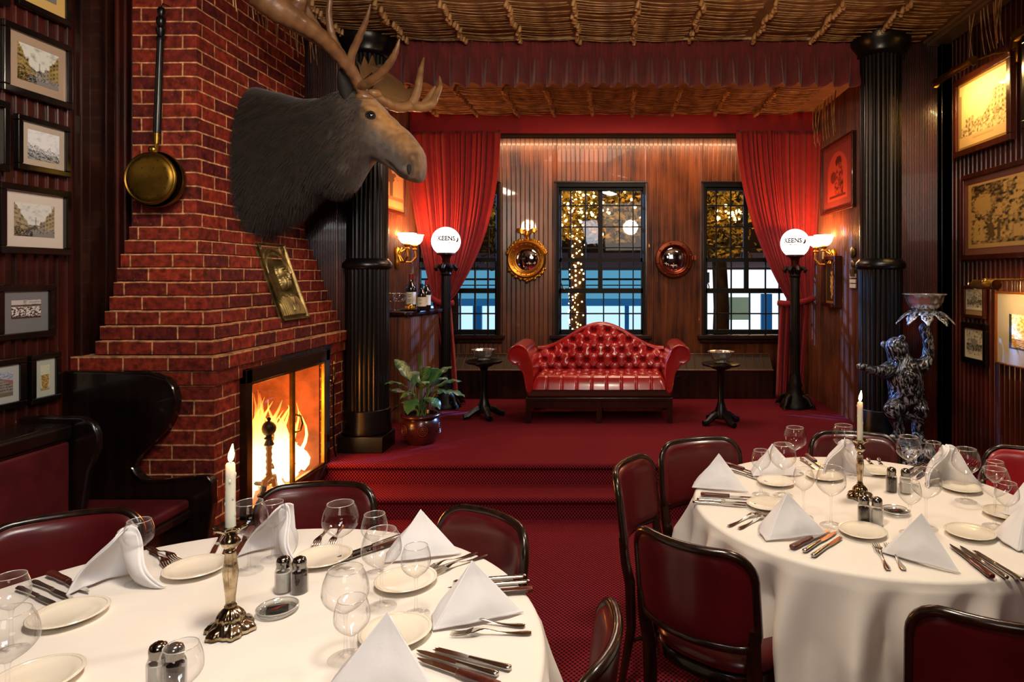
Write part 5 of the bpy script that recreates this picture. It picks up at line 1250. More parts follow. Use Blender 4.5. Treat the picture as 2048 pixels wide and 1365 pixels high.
# ================================================================= bear statue
def bear():
    Y=4.55; o=W(1826,0,Y); t=thing('bear_statue','dark silvery bear statue standing upright, holding up a leaf dish','statue',(o.x,Y,SZ))
    def P(cx,cy,dy=0): return W(1700+cx/3.79,570+cy/3.79,Y+dy)
    b=MB()
    def limb(pts,n=14):
        Q=[];R=[]
        for i in range(len(pts)-1):
            a,c=pts[i],pts[i+1]
            for s in range(4): k=s/4; Q.append(a[0].lerp(c[0],k)); R.append(lerp(a[1],c[1],k))
        Q.append(pts[-1][0]); R.append(pts[-1][1]); b.tube(Q,R,n)
        b.ball(pts[0][0],pts[0][1],14); b.ball(pts[-1][0],pts[-1][1],14)
    u=Y/F/3.79
    limb([(P(430,930),100*u),(P(425,870),125*u),(P(425,780),128*u),(P(410,690),132*u),(P(395,620),115*u),(P(375,560),85*u),(P(360,515),80*u)])
    b.ball(P(352,475,-.01),84*u,16,(1.0,1,.98))
    limb([(P(360,455,-.02),60*u),(P(385,425,-.04),40*u),(P(395,405,-.05),27*u)])
    limb([(P(385,490,-.06),40*u),(P(405,465,-.075),22*u)])
    for e in ((255,452,.02),(330,425,.05)): b.ball(P(*e),26*u,10,(1,.6,1.1))
    limb([(P(300,650),70*u),(P(240,660,-.05),48*u),(P(170,648,-.10),34*u),(P(110,630,-.13),30*u),(P(75,618,-.14),26*u)])
    for k,(cx,cy) in enumerate(((52,612),(60,630),(75,640),(60,603))): limb([(P(80,622,-.14),12*u),(P(cx,cy,-.155),8*u)],8)
    limb([(P(500,630),72*u),(P(555,610,-.01),55*u),(P(590,560,-.01),44*u),(P(597,480,-.01),40*u),(P(590,400,-.01),38*u),(P(565,330,0),42*u)])
    limb([(P(360,920,-.02),80*u),(P(312,945,-.09),58*u),(P(345,1020,-.07),46*u),(P(375,1090,-.05),40*u),(P(370,1130,-.05),42*u)])
    limb([(P(500,920,-.02),85*u),(P(535,950,-.09),60*u),(P(520,1030,-.06),50*u),(P(510,1100,-.04),42*u),(P(515,1140,-.05),44*u)])
    limb([(P(360,1145,-.05),34*u),(P(325,1160,-.13),30*u)]); limb([(P(520,1155,-.05),38*u),(P(560,1195,-.14),32*u)])
    for k in range(4): limb([(P(325+k*14,1165,-.14),9*u),(P(315+k*16,1175,-.19),5*u)],6); limb([(P(545+k*14,1190,-.15),9*u),(P(540+k*16,1205,-.20),5*u)],6)
    m,nt,bs=newmat('bronze fur with painted highlights'); tc=N(nt,'ShaderNodeTexCoord')
    n0=N(nt,'ShaderNodeTexNoise'); n0.inputs['Scale'].default_value=7; L(nt,tc.outputs['Object'],n0.inputs[0])
    vs_=N(nt,'ShaderNodeVectorMath',operation='SCALE'); L(nt,n0.outputs[1],vs_.inputs[0]); vs_.inputs[3].default_value=.16
    va=N(nt,'ShaderNodeVectorMath',operation='ADD'); L(nt,tc.outputs['Object'],va.inputs[0]); L(nt,vs_.outputs[0],va.inputs[1])
    mp=N(nt,'ShaderNodeMapping'); mp.inputs['Scale'].default_value=(75,75,20); L(nt,va.outputs[0],mp.inputs[0])
    wv=N(nt,'ShaderNodeTexNoise'); wv.inputs['Scale'].default_value=1; wv.inputs['Detail'].default_value=3; L(nt,mp.outputs[0],wv.inputs[0])
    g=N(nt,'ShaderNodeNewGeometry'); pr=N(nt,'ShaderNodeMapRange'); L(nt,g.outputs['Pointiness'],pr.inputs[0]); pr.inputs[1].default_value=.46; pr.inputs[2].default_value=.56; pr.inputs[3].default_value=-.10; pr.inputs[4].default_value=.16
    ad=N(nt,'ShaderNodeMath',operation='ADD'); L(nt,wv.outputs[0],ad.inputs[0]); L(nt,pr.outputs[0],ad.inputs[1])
    r=N(nt,'ShaderNodeValToRGB'); L(nt,ad.outputs[0],r.inputs[0]); r.color_ramp.elements[0].color=(.005,.005,.006,1); r.color_ramp.elements[1].color=(.50,.53,.60,1); r.color_ramp.elements[0].position=.50; r.color_ramp.elements[1].position=.72  # silver highlights painted into the colour of raised fur, creases left dark
    L(nt,r.outputs[0],bs.inputs[0]); bs.inputs['Metallic'].default_value=.6; bs.inputs['Roughness'].default_value=.32
    bp=N(nt,'ShaderNodeBump'); bp.inputs['Strength'].default_value=1; bp.inputs['Distance'].default_value=.012; L(nt,wv.outputs[0],bp.inputs['Height']); L(nt,bp.outputs[0],bs.inputs['Normal'])
    ob=b.build('body',m,t,ang=180); ob.name='bear_body'
    r=ob.modifiers.new('remesh','REMESH'); r.mode='VOXEL'; r.voxel_size=.0065; r.use_smooth_shade=True
    s=ob.modifiers.new('smooth','SMOOTH'); s.iterations=5; s.factor=.5
    # eyes and nose
    b=MB(); b.ball(P(397,400,-.075),13*u,10); b.ball(P(345,440,-.10),7*u,8); b.ball(P(392,470,-.10),16*u,8,(1,.4,.7)); b.build('nose_and_eyes',M['black'],t)
    b=MB(); b.lathe([(.16,SZ+.001),(.17,SZ+.03),(.14,SZ+.06),(.15,SZ+.10),(.13,SZ+.135),(.09,SZ+.145),(.001,SZ+.146)],28,(P(440,0).x,Y-.07,0),mod=lambda a,r,z:1+.08*math.sin(a*5+z*30)); b.build('rocky_base',m,t,ang=180)
    c=P(565,0); zt=W(0,625,Y).z
    b=MB()
    for k in range(9):
        a=2*PI*k/9+.2; d=Vector((math.cos(a),math.sin(a),0)); sd=Vector((-d.y,d.x,0)); cc=Vector((c.x,Y,zt-.005))
        def lf(u2,v): q=(u2-.5)*2; w=.052*math.sin(PI*min(1,.15+.82*v))*(1+.18*math.cos(v*24)); return cc+d*(.02+.17*v)+sd*q*w+Vector((0,0,-.07*v*v-.012*abs(q)+.03*math.sin(PI*v)))
        b.grid(lf,6,14)
    b.build('leaf_dish',m,t,solid=.003,ang=180)
    t2=thing('silver_bowl','largest silver bowl, held up by the bear statue','bowl',(c.x,Y,zt)); b=MB(); b.lathe([(.075,0),(.078,.008),(.062,.014),(.095,.035),(.118,.075),(.128,.118),(.142,.124),(.142,.130),(.122,.127),(.11,.08),(.09,.042),(.001,.025)],48,(c.x,Y,zt)); b.build('bowl',M['silver'],t2,ang=60)
bear()
# ================================================================= dining tables
TZ=.75; TC=TZ+.0022
LC=(-.965,1.385,.805); RC=(.925,2.43,.625)
def cloth_table(C,label,clabel,seed,nf,seats):
    cx,cy,r=C; t=thing('round_table',label,'table',(cx,cy,0))
    b=MB(); b.lathe([(.001,TZ-.03),(r-.01,TZ-.03),(r,TZ-.022),(r,TZ-.008),(r-.004,TZ-.004),(.001,TZ-.004)],96,(cx,cy,0)); b.build('table_top',M['wood_dark'],t)
    b=MB(); b.lathe([(.28,0),(.28,.02),(.10,.05),(.06,.10),(.05,.60),(.12,TZ-.06),(.25,TZ-.03)],32,(cx,cy,0)); b.build('pedestal',M['iron'],t)
    rnd=random.Random(seed); ph=[rnd.uniform(0,6.28) for _ in range(6)]; n=480
    def fold(th): 
        s=1.0*math.sin(nf*th+ph[0]+.9*math.sin(2*th+ph[1]))*.62+math.sin((nf*1.6//1)*th+ph[2])*.25+.2*math.sin(5*th+ph[3]); return s
    def drop(th):
        d=.47+.05*math.sin(4*th)
        for a in seats: q=(math.degrees(th)-a+180)%360-180; d=min(d,.50-.25*math.exp(-(q/17)**4))
        return d
    R=[]; zs=[]
    for f in (.001,.25,.5,.75,.9,.97,.99): R.append([Vector((cx+f*r*math.cos(2*PI*j/n),cy+f*r*math.sin(2*PI*j/n),TZ+.0008*noise.noise(Vector((f*6*math.cos(2*PI*j/n),f*6*math.sin(2*PI*j/n),seed))))) for j in range(n)])
    for k in range(1,5):
        a=k/4*PI/2; R.append([Vector((cx+(r-.008+.014*math.sin(a))*math.cos(2*PI*j/n),cy+(r-.008+.014*math.sin(a))*math.sin(2*PI*j/n),TZ-.014*(1-math.cos(a)))) for j in range(n)])
    for k in range(1,27):
        s=k/26; ring=[]
        for j in range(n):
            th=2*PI*j/n; q=r+.012+.03*s+.052*min(1,s*2.0)*(1+.6*s)*fold(th+.05*math.sin(3*s)); ring.append(Vector((cx+q*math.cos(th),cy+q*math.sin(th),TZ-.014-drop(th)*s)))
        R.append(ring)
    b=MB(); b.rings(R,cap=False); b.build('tablecloth',M['cloth'],None,ang=180); o=bpy.data.objects[-1] if False else COL.objects[-1]
    tag(o,clabel,'tablecloth')
    return t
cloth_table(LC,'round dining table under the white cloth at front left','white cloth on the large front left table by the fireplace',3,21,(139,98,53,2))
cloth_table(RC,'round dining table under the white cloth at right','white draped cloth with deep folds on the right table',8,23,(163,130,213,268,72,25))
# ================================================================= chairs
def chair(vinyl=None,nm='dining_chair'):
    t=thing(nm,'','chair',(0,0,0)); V=vinyl or M['vinyl']
    def back(x,z):  # curved, slightly raked back surface; concave towards the table (+y)
        return Vector((x,-.205-.065*(1-(x/.21)**2)-.12*(z-.50),z))
    def outline(w,z0,z1,rt,rb,n=7):
        pts=[]
        for (cx,cz,r,a0) in ((w-rt,z1-rt,rt,0),(-w+rt,z1-rt,rt,PI/2),(-w+rb,z0+rb,rb,PI),(w-rb,z0+rb,rb,1.5*PI)):
            for i in range(n+1): a=a0+PI/2*i/n; pts.append((cx+r*math.cos(a),cz+r*math.sin(a)))
        out=[]
        for i in range(len(pts)):
            a=pts[i]; c=pts[(i+1)%len(pts)]; d=math.hypot(a[0]-c[0],a[1]-c[1]); m=max(1,int(d/.03))
            for k in range(m): out.append((lerp(a[0],c[0],k/m),lerp(a[1],c[1],k/m)))
        return out
    ol=outline(.205,.535,.815,.075,.045)
    b=MB(); b.tube([back(x,z) for x,z in ol],.0135,8,loop=True,upv=None); b.build('back_frame',M['wood_rim'],t,ang=180)
    W_,Z0,Z1=.205,.535,.815; zc=(Z0+Z1)/2; H_=(Z1-Z0)/2
    def inside(x,z):
        rr=.075 if z>0 else .045; dx=max(0,abs(x)-(W_-rr)); dz=max(0,abs(z)-(H_-rr)); return math.hypot(dx,dz)<=rr if dx>0 and dz>0 else abs(x)<=W_ and abs(z)<=H_
    def pad(u,v,sg,th,base):
        a,c=2*u-1,2*v-1; s_=max(abs(a),abs(c)); 
        if s_<1e-6: x=z=0
        else:
            ex,ez=a/s_*W_,c/s_*H_; lo,hi=.5,1.0
            for _ in range(12):
                m=(lo+hi)/2
                if inside(ex*m,ez*m): lo=m
                else: hi=m
            x,z=ex*lo*s_,ez*lo*s_
        return back(x,zc+z)+Vector((0,sg*(base+th*(1-s_**7)**.5),0))
    b=MB(); b.grid(lambda u,v:pad(u,v,1,.026,.004),28,24); b.build('backrest',V,t,ang=180)
    b=MB(); b.grid(lambda u,v:pad(u,v,-1,.010,.002),28,24); b.build('back_panel',V,t,ang=180)
    for s in (-1,1):
        b=MB(); p=back(s*.195,.60); b.tube([p,back(s*.19,.50)+Vector((0,.0,0)),(s*.185,-.20,.42),(s*.185,-.195,.25),(s*.20,-.235,0)],[.016,.018,.02,.019,.014],8,flat=1.3); b.build('rear_leg',M['wood_rim'],t)
        b=MB(); b.tube([(s*.16,.15,.41),(s*.165,.155,.2),(s*.17,.165,0)],[.02,.018,.014],8); b.build('front_leg',M['wood_rim'],t)
    def so(a,r): return ((abs(math.cos(a))**.75)*math.copysign(1,math.cos(a))*r,(abs(math.sin(a))**.75)*math.copysign(1,math.sin(a))*r*.98-.01)
    b=MB(); b.rings([[Vector((*so(2*PI*j/48,r),z)) for j in range(48)] for r,z in ((.20,.385),(.213,.39),(.215,.42),(.208,.427),(.19,.427))]); b.build('seat_frame',M['wood_rim'],t,ang=50)
    b=MB(); b.rings([[Vector((*so(2*PI*j/48,r),z)) for j in range(48)] for r,z in ((.20,.427),(.212,.435),(.212,.452),(.198,.468),(.16,.478),(.08,.483),(.001,.484))]); b.build('seat',V,t,ang=180)
    b=MB(); b.tube([(-.165,.155,.2),(0,-.0,.2),(.185,-.195,.2)],.008,6); b.tube([(.165,.155,.2),(-.185,-.195,.2)],.008,6); b.build('stretcher',M['wood_rim'],t)
    return t
CP=chair()
G='oxblood dining chairs around the two tables'
def setchair(cx,cy,fx,fy,label,proto=None):
    l=math.hypot(fx,fy); fx/=l; fy/=l; o=place(proto or CP,(cx+fx*.262,cy+fy*.262,0),math.atan2(fy,fx)-PI/2,label,G); return o
setchair(-1.775,2.09,.5,-.866,'oxblood dining chair at the far left of the left table, before the settle')
setchair(-1.10,2.40,.12,-1,'oxblood dining chair of the left table directly in front of the fire')
setchair(-.42,2.10,-.62,-.78,'oxblood dining chair of the left table turned to the carpet aisle')
setchair(-.045,1.415,-1,.14,'nearest oxblood chair of the left table, cut by the bottom edge in the aisle')
setchair(.065,2.69,.90,-.36,'oxblood dining chair seen side on at the left of the right table')
setchair(.39,3.07,.35,-.95,'oxblood dining chair behind the left rim of the right table, below the sofa')
setchair(.215,1.93,.62,.78,'oxblood dining chair seen from behind with seat showing, front left of right table')
setchair(.90,1.49,.32,.95,'oxblood dining chair seen from behind at the bottom right corner')
setchair(1.17,3.20,-.2,-.98,'oxblood dining chair behind the right candlestick, left of the bear')
CP2=chair(M['vinyl_bright'],'dining_chair'); setchair(1.87,2.88,-.62,-.78,'brightest red dining chair at the far right of the right table',CP2)
# ================================================================= table ware prototypes
def T(px,py,z=TC): return WZ(px,py,z)
def glass_proto(nm,h,R,rim,bh,foot):
    t=thing(nm,'','wine glass'); zb=h-bh
    pr=[(.004,zb)]
    for i in range(1,15):
        s=i/14; a=s*PI*.5
        if s<.5: r=R*math.sin(PI*s)**.8
        else: r=R-(R-rim)*((s-.5)/.5)**2.0
        pr.append((r,zb+bh*s**1.05))
    b=MB(); b.lathe(pr,36,cap=False); b.build('bowl',M['glass'],t,ang=180)
    b=MB(); b.tube([(rim*math.cos(2*PI*a/40),rim*math.sin(2*PI*a/40),h) for a in range(40)],.0008,5,loop=True); b.build('rim',M['rimglass'],t,ang=180)
    b=MB(); b.lathe([(foot*.99,0),(foot,.0012),(foot*.8,.0025),(foot*.3,.005),(.0055,.010),(.0036,.03),(.0034,zb-.015),(.005,zb-.003),(.008,zb+.004)],28,cap=False); b.build('stem_and_foot',M['stemglass'],t,ang=60)
    return t
M['rimglass']=pmat('glass rim',"#f4f2ee",.08,.6); M['stemglass']=glassmat('stem glass',.04,.85,(1,1,1),2.4)
GB=glass_proto('wine_glass',.198,.050,.036,.098,.038); GS=glass_proto('wine_glass',.172,.0365,.028,.078,.034)
gl=[('S',278,1166,'small wine glass beside the leftmost tall napkin on the left table'),
('B',498,1143,'balloon wine glass behind the left candlestick'),
('S',546,1120,'small wine glass left of the napkin in front of the fireside chair'),
('B',681,1146,'balloon wine glass behind the salt and pepper shakers of the left table'),
('S',749,1150,'small wine glass farthest back at the right of the left table'),
('B',763,1216,'balloon wine glass right of centre on the left table, before the smaller one'),
('S',832,1231,'small wine glass left of the large upright napkin on the left table'),
('B',691,1318,'balloon wine glass right of the ashtray on the left table'),
('S',704,1362,'small wine glass nearest the camera beside the front napkin of the left table'),
('S',22,1304,'small wine glass at the left edge of the photo'),
('B',15,1430,'balloon wine glass in the bottom left corner'),
('S',362,1480,'wine glass before the shakers at the bottom edge of the left table'),
('S',1522,990,'small wine glass behind the leftmost napkin of the right table'),
('B',1590,948,'balloon wine glass at the back left of the right table near its far rim'),
('B',1566,992,'balloon wine glass in front of the back left napkin of the right table'),
('S',1607,1036,'small wine glass left of the large balloon glass on the right table'),
('B',1662,1052,'balloon wine glass between the front left napkin and right candlestick'),
('B',1687,942,'balloon wine glass over the napkin left of the right candlestick'),
('S',1706,955,'small wine glass just behind the right candlestick'),
('B',1817,972,'balloon wine glass before the feet of the bear statue'),
('S',1867,970,'small wine glass between the bear statue and the back right napkin'),
('B',1932,1004,'balloon wine glass right of the back right napkin'),
('S',1990,1018,'small wine glass farthest right before the bright red chair'),
('B',1989,1055,'balloon wine glass before the bright red chair'),
('S',2014,1072,'small wine glass nearest the right edge of the photo'),
('B',1852,1058,'balloon wine glass behind the front right napkin of the right table'),
('S',1820,1068,'small wine glass left of the balloon glass behind the front right napkin')]
for k,px,py,lb in gl:
    p=T(px,py); place(GB if k=='B' else GS,p,random.uniform(0,6),lb,'wine glasses on the tables')
# plates
PL=thing('bread_plate','','plate'); b=MB(); b.lathe([(.045,0),(.052,.002),(.062,.007),(.083,.014),(.085,.0155),(.083,.0165),(.064,.010),(.052,.006),(.001,.005)],56); b.build('plate',M['china'],PL,ang=180)
b=MB(); b.tube([(.078*math.cos(2*PI*a/80),.078*math.sin(2*PI*a/80),.0148+.0006*(a%2)) for a in range(80)],.0009,4,loop=True); b.build('beaded_rim',M['china'],PL)
pls=[(137,1236,'bread plate at the left edge of the left table below three knives'),(392,1143,'bread plate between the leftmost napkin and the left candlestick'),(645,1122,'bread plate behind the shakers at the back of the left table'),(812,1168,'bread plate behind the small glass at right of the left table'),(791,1273,'bread plate behind the nearest napkin of the left table'),(70,1368,'bread plate at the bottom left corner of the photo'),
(1552,968,'bread plate at the back left of the right table beneath the balloon glass'),(1650,957,'bread plate at the back of the right table left of the candlestick'),(1535,1014,'bread plate half hidden behind the front left napkin of the right table'),(1725,1068,'bread plate before the salt and pepper shakers of the right table'),(1940,1071,'bread plate above the three knives at front right'),(1922,980,'bread plate before the back right napkin of the right table'),(2012,1032,'bread plate at the right edge behind the small glass'),(1752,946,'bread plate behind the right candlestick and pepper shaker')]
for px,py,lb in pls: place(PL,T(px,py),0,lb,'bread plates on the tables',scale=.98 if px<1200 else .9)
# shakers
def shaker(nm,fill,cat):
    t=thing(nm,'',cat); oc=lambda a,r,z:1+.045*abs(math.cos(a*4))
    b=MB(); b.lathe([(.018,0),(.0195,.003),(.0195,.05),(.017,.058),(.0145,.062)],32,mod=oc,cap=False); b.lathe([(.018,0),(.001,.0008)],32,cap=False); b.build('glass_body',M['thickglass'],t,ang=60)
    b=MB(); b.lathe([(.0165,.002),(.017,.004),(.017,.048),(.001,.049)],24); b.build('contents',fill,t,ang=60)
    b=MB(); b.lathe([(.0158,.060),(.0162,.062),(.0158,.066),(.0165,.068),(.0165,.076),(.014,.083),(.007,.087),(.001,.088)],24); c=b.build('cap',pmat('chromed cap',"#8a8680",.15,1),t,ang=50)
    b=MB()
    for k in range(6): a=k*PI/3; b.ball((.006*math.cos(a),.006*math.sin(a),.0868),.0011,5)
    b.build('cap_holes',M['black'],c,world=False); return t
SS=shaker('salt_shaker',pmat('salt',"#e8e4da",.8),'salt shaker'); PS=shaker('pepper_shaker',pmat('pepper',"#4a3c30",.9,col2="#1c140e",vscale=300),'pepper shaker')
for pr,px,py,lb in ((SS,567,1183,'salt shaker in the middle of the left table'),(PS,599,1184,'pepper shaker in the middle of the left table'),(SS,317,1377,'salt shaker at the bottom edge of the left table'),(PS,349,1380,'pepper shaker seen through a glass at the bottom edge'),
 (PS,1728,1046,'pepper shaker before the right candlestick'),(SS,1754,1050,'salt shaker before the right candlestick'),(PS,1783,983,'pepper shaker of the far pair on the right table'),(SS,1811,986,'salt shaker of the far pair on the right table')):
    place(pr,T(px,py),0,lb,'salt and pepper shakers',scale=1.08)
# ashtrays with matchbook
AT=thing('glass_ashtray','','ashtray'); b=MB(); b.lathe([(.040,0),(.046,.003),(.049,.012),(.0475,.014),(.042,.008),(.034,.004),(.001,.0035)],48); b.lathe([(.043,.0075),(.001,.0035)],40,cap=False); b.build('dish',M['thickglass'],AT,ang=60)
b=MB(); b.tube([(.0482*math.cos(2*PI*a/48),.0482*math.sin(2*PI*a/48),.0135) for a in range(48)],.0014,6,loop=True); b.tube([(.041*math.cos(2*PI*a/48),.041*math.sin(2*PI*a/48),.0022) for a in range(48)],.0012,6,loop=True); b.build('rim',M['rimglass'],AT)
mbm,nt,bb=newmat('matchbook'); 
MBk=thing('matchbook','','matchbook'); b=MB(); b.box(-.025,.025,-.012,.012,0,.003); b.build('cover',pmat('black cover',"#140c0a",.4),MBk,smooth=False,bevel=.0008)
b=MB(); b.add([(-.018,-.009,.0033),(-.012,-.009,.0033),(.020,.008,.0033),(.012,.008,.0033)],[(0,1,2,3)]); b.add([(-.004,-.009,.0033),(0,-.009,.0033),(.008,.003,.0033),(.002,.003,.0033)],[(0,1,2,3)]); b.build('red_mark',pmat('red mark',"#9a2418",.5),MBk,smooth=False)
for px,py,lb,l2,a in ((555,1224,'clear glass ashtray right of the left candlestick','black matchbook in the ashtray of the left table',.35),(1791,1027,'clear glass ashtray right of the right table shakers','black matchbook in the ashtray of the right table',.1)):
    p=T(px,py); place(AT,p,0,lb,'ashtrays'); place(MBk,p+Vector((0,0,.0078)),a,l2,'matchbooks')
# candlesticks with candles
CS=thing('candlestick','','candlestick')
fm=lambda a,r,z:1+(.10*math.sin(a*6+1)+.04*math.sin(a*17) if z<.02 else (.05*math.sin(a*12) if z<.055 else (.05*abs(math.cos(a*7)) if z<.2 else .09*math.sin(a*8) if z>.235 else 0)))
b=MB(); b.lathe([(.050,0),(.053,.003),(.051,.010),(.044,.018),(.036,.022),(.030,.028),(.031,.034),(.026,.044),(.018,.052),(.012,.056)],80,mod=fm); b.build('foot',M['csilver'] if 'csilver' in M else M.setdefault('csilver',pmat('tarnished silver gilt',"#cdbb9c",.18,1,col2="#6e5838",vscale=25,bump=.5,bscale=90,bdist=.0015)),CS,ang=70)
b=MB(); b.lathe([(.012,.056),(.0135,.060),(.010,.066),(.0105,.08),(.0145,.12),(.0165,.14),(.0145,.16),(.0115,.185),(.0125,.19),(.009,.196)],60,mod=fm); b.build('stem',M['csilver'],CS,ang=70)
b=MB(); b.lathe([(.009,.195),(.018,.204),(.022,.214),(.015,.224),(.011,.230),(.020,.238),(.033,.246),(.036,.249),(.034,.252),(.020,.247),(.013,.250),(.013,.246)],60,mod=fm); b.build('cup',M['csilver'],CS,ang=70)
CD=thing('candle','','candle'); b=MB(); b.lathe([(.0115,0),(.0112,.06),(.0108,.12),(.0102,.150),(.008,.1535),(.001,.151)],20,mod=lambda a,r,z:1+.05*math.sin(a*3+z*60)*(z>.05)); 
for k in range(9): a=k*1.9; z=.03+.0135*k; b.ball((.0105*math.cos(a)*.98,.0105*math.sin(a)*.98,z),.0028,6,(1,1,2.2))
b.build('wax_stick',M['wax'],CD,ang=60)
b=MB(); b.tube([(0,0,.15),(.001,0,.158),(.003,0,.163)],.0009,5); b.build('wick',M['black'],CD)
FE=emat('candle flame',"#ffb860",28)
b=MB(); b.lathe([(.001,.156),(.0048,.160),(.0068,.168),(.0062,.177),(.0035,.188),(.001,.199)],14,mod=None); 
for i,v in enumerate(b.v): v.x+=.25*(v.z-.158)*.5
b.build('flame',FE,CD,ang=180)
for px,py,sc,lb,l2 in ((461,1262,1,'tall ornate silver candlestick on the left table','lit white candle on the left table before the fireplace'),(1720,995,.88,'ornate silver candlestick on the right table','lit white candle on the right table left of the bear')):
    p=T(px,py); place(CS,p,0,lb,'candlesticks',scale=sc); q=p+Vector((0,0,.247*sc)); place(CD,q,0,l2,'candles',scale=sc if px<900 else .96)
    light('POINT',q+Vector((0.002,0,.178)),1.1,"#ffa050",.012)
# cutlery (lying along +y, tip at +y)
SV=pmat('polished cutlery',"#cfc9be",.16,1)
def fork():
    t=thing('fork','','fork'); b=MB(); zc=lambda y: .0035+.010*math.exp(-((y-.02)/.035)**2)
    pts=[(0,-.095+.01*i) for i in range(15)]; ws=[.0065,.0085,.0088,.0075,.006,.0048,.004,.0035,.0032,.003,.003,.0034,.0055,.0100,.0125]
    n=len(pts); vs=[];fs=[]
    for (x,y),w in zip(pts,ws):
        z=zc(y)
        for sx,dz in ((-1,0),(-.4,.0016),(.4,.0016),(1,0),(.4,-.0008),(-.4,-.0008)): vs.append((sx*w,y,z+dz))
    b.rings([[Vector(vs[i*6+j]) for j in range(6)] for i in range(n)]); b.build('handle',SV,t,ang=60)
    for k in range(4):
        x=-.0096+k*.0064; b=MB(); b.tube([(x*1.0,.043,zc(.043)+.0003),(x,.06,zc(.06)-.0015),(x,.08,.0032),(x*.96,.095,.0055)],[.0023,.0020,.0018,.0009],6); b.build('tine',SV,t)
    return t
def knife(nm,steak,ln,cat='knife'):
    t=thing(nm,'',cat); hl=.10; 
    b=MB()
    if steak:
        b.rings([[Vector((sx*w,y,.0085+sz*.006)) for sx,sz in ((-1,-.5),(-1,.5),(-.6,1),(.6,1),(1,.5),(1,-.5),(.6,-1),(-.6,-1))] for y,w in ((-.11,.008),(-.105,.011),(-.085,.012),(-.06,.0095),(-.03,.0105),(-.005,.009),(.0,.008))]); b.build('wooden_handle',pmat('reddish wood handle',"#5a2214",.3,coat=.3,col2="#33120b",vscale=30),t,bevel=.0015)
    else:
        b.rings([[Vector((math.cos(a)*w,y,.0062+math.sin(a)*.0048)) for a in [2*PI*j/10 for j in range(10)]] for y,w in ((-.105,.003),(-.103,.0075),(-.095,.0088),(-.06,.0072),(-.02,.0058),(-.004,.0066),(0,.0055))]); b.build('handle',SV,t,ang=70)
    b=MB(); pr=[(-.006,0),(-.006,.07),(-.004,.095),(.001,ln-.006),(.004,ln),(.007,ln-.01),(.0095,.09),(.0095,.03),(.0075,.004),(.006,0)] if not steak else [(-.007,0),(-.007,.09),(-.001,ln-.003),(.002,ln),(.008,ln-.03),(.011,.05),(.010,.01),(.006,0)]
    b.prism([(x,y) for x,y in pr],.0045 if not steak else .006,.0062 if not steak else .0078,'z'); b.build('blade',SV,t,smooth=False,bevel=.0005)
    return t
FK=fork(); KN=knife('table_knife',False,.115); BK=knife('butter_knife',False,.095); SK=knife('steak_knife',True,.115)
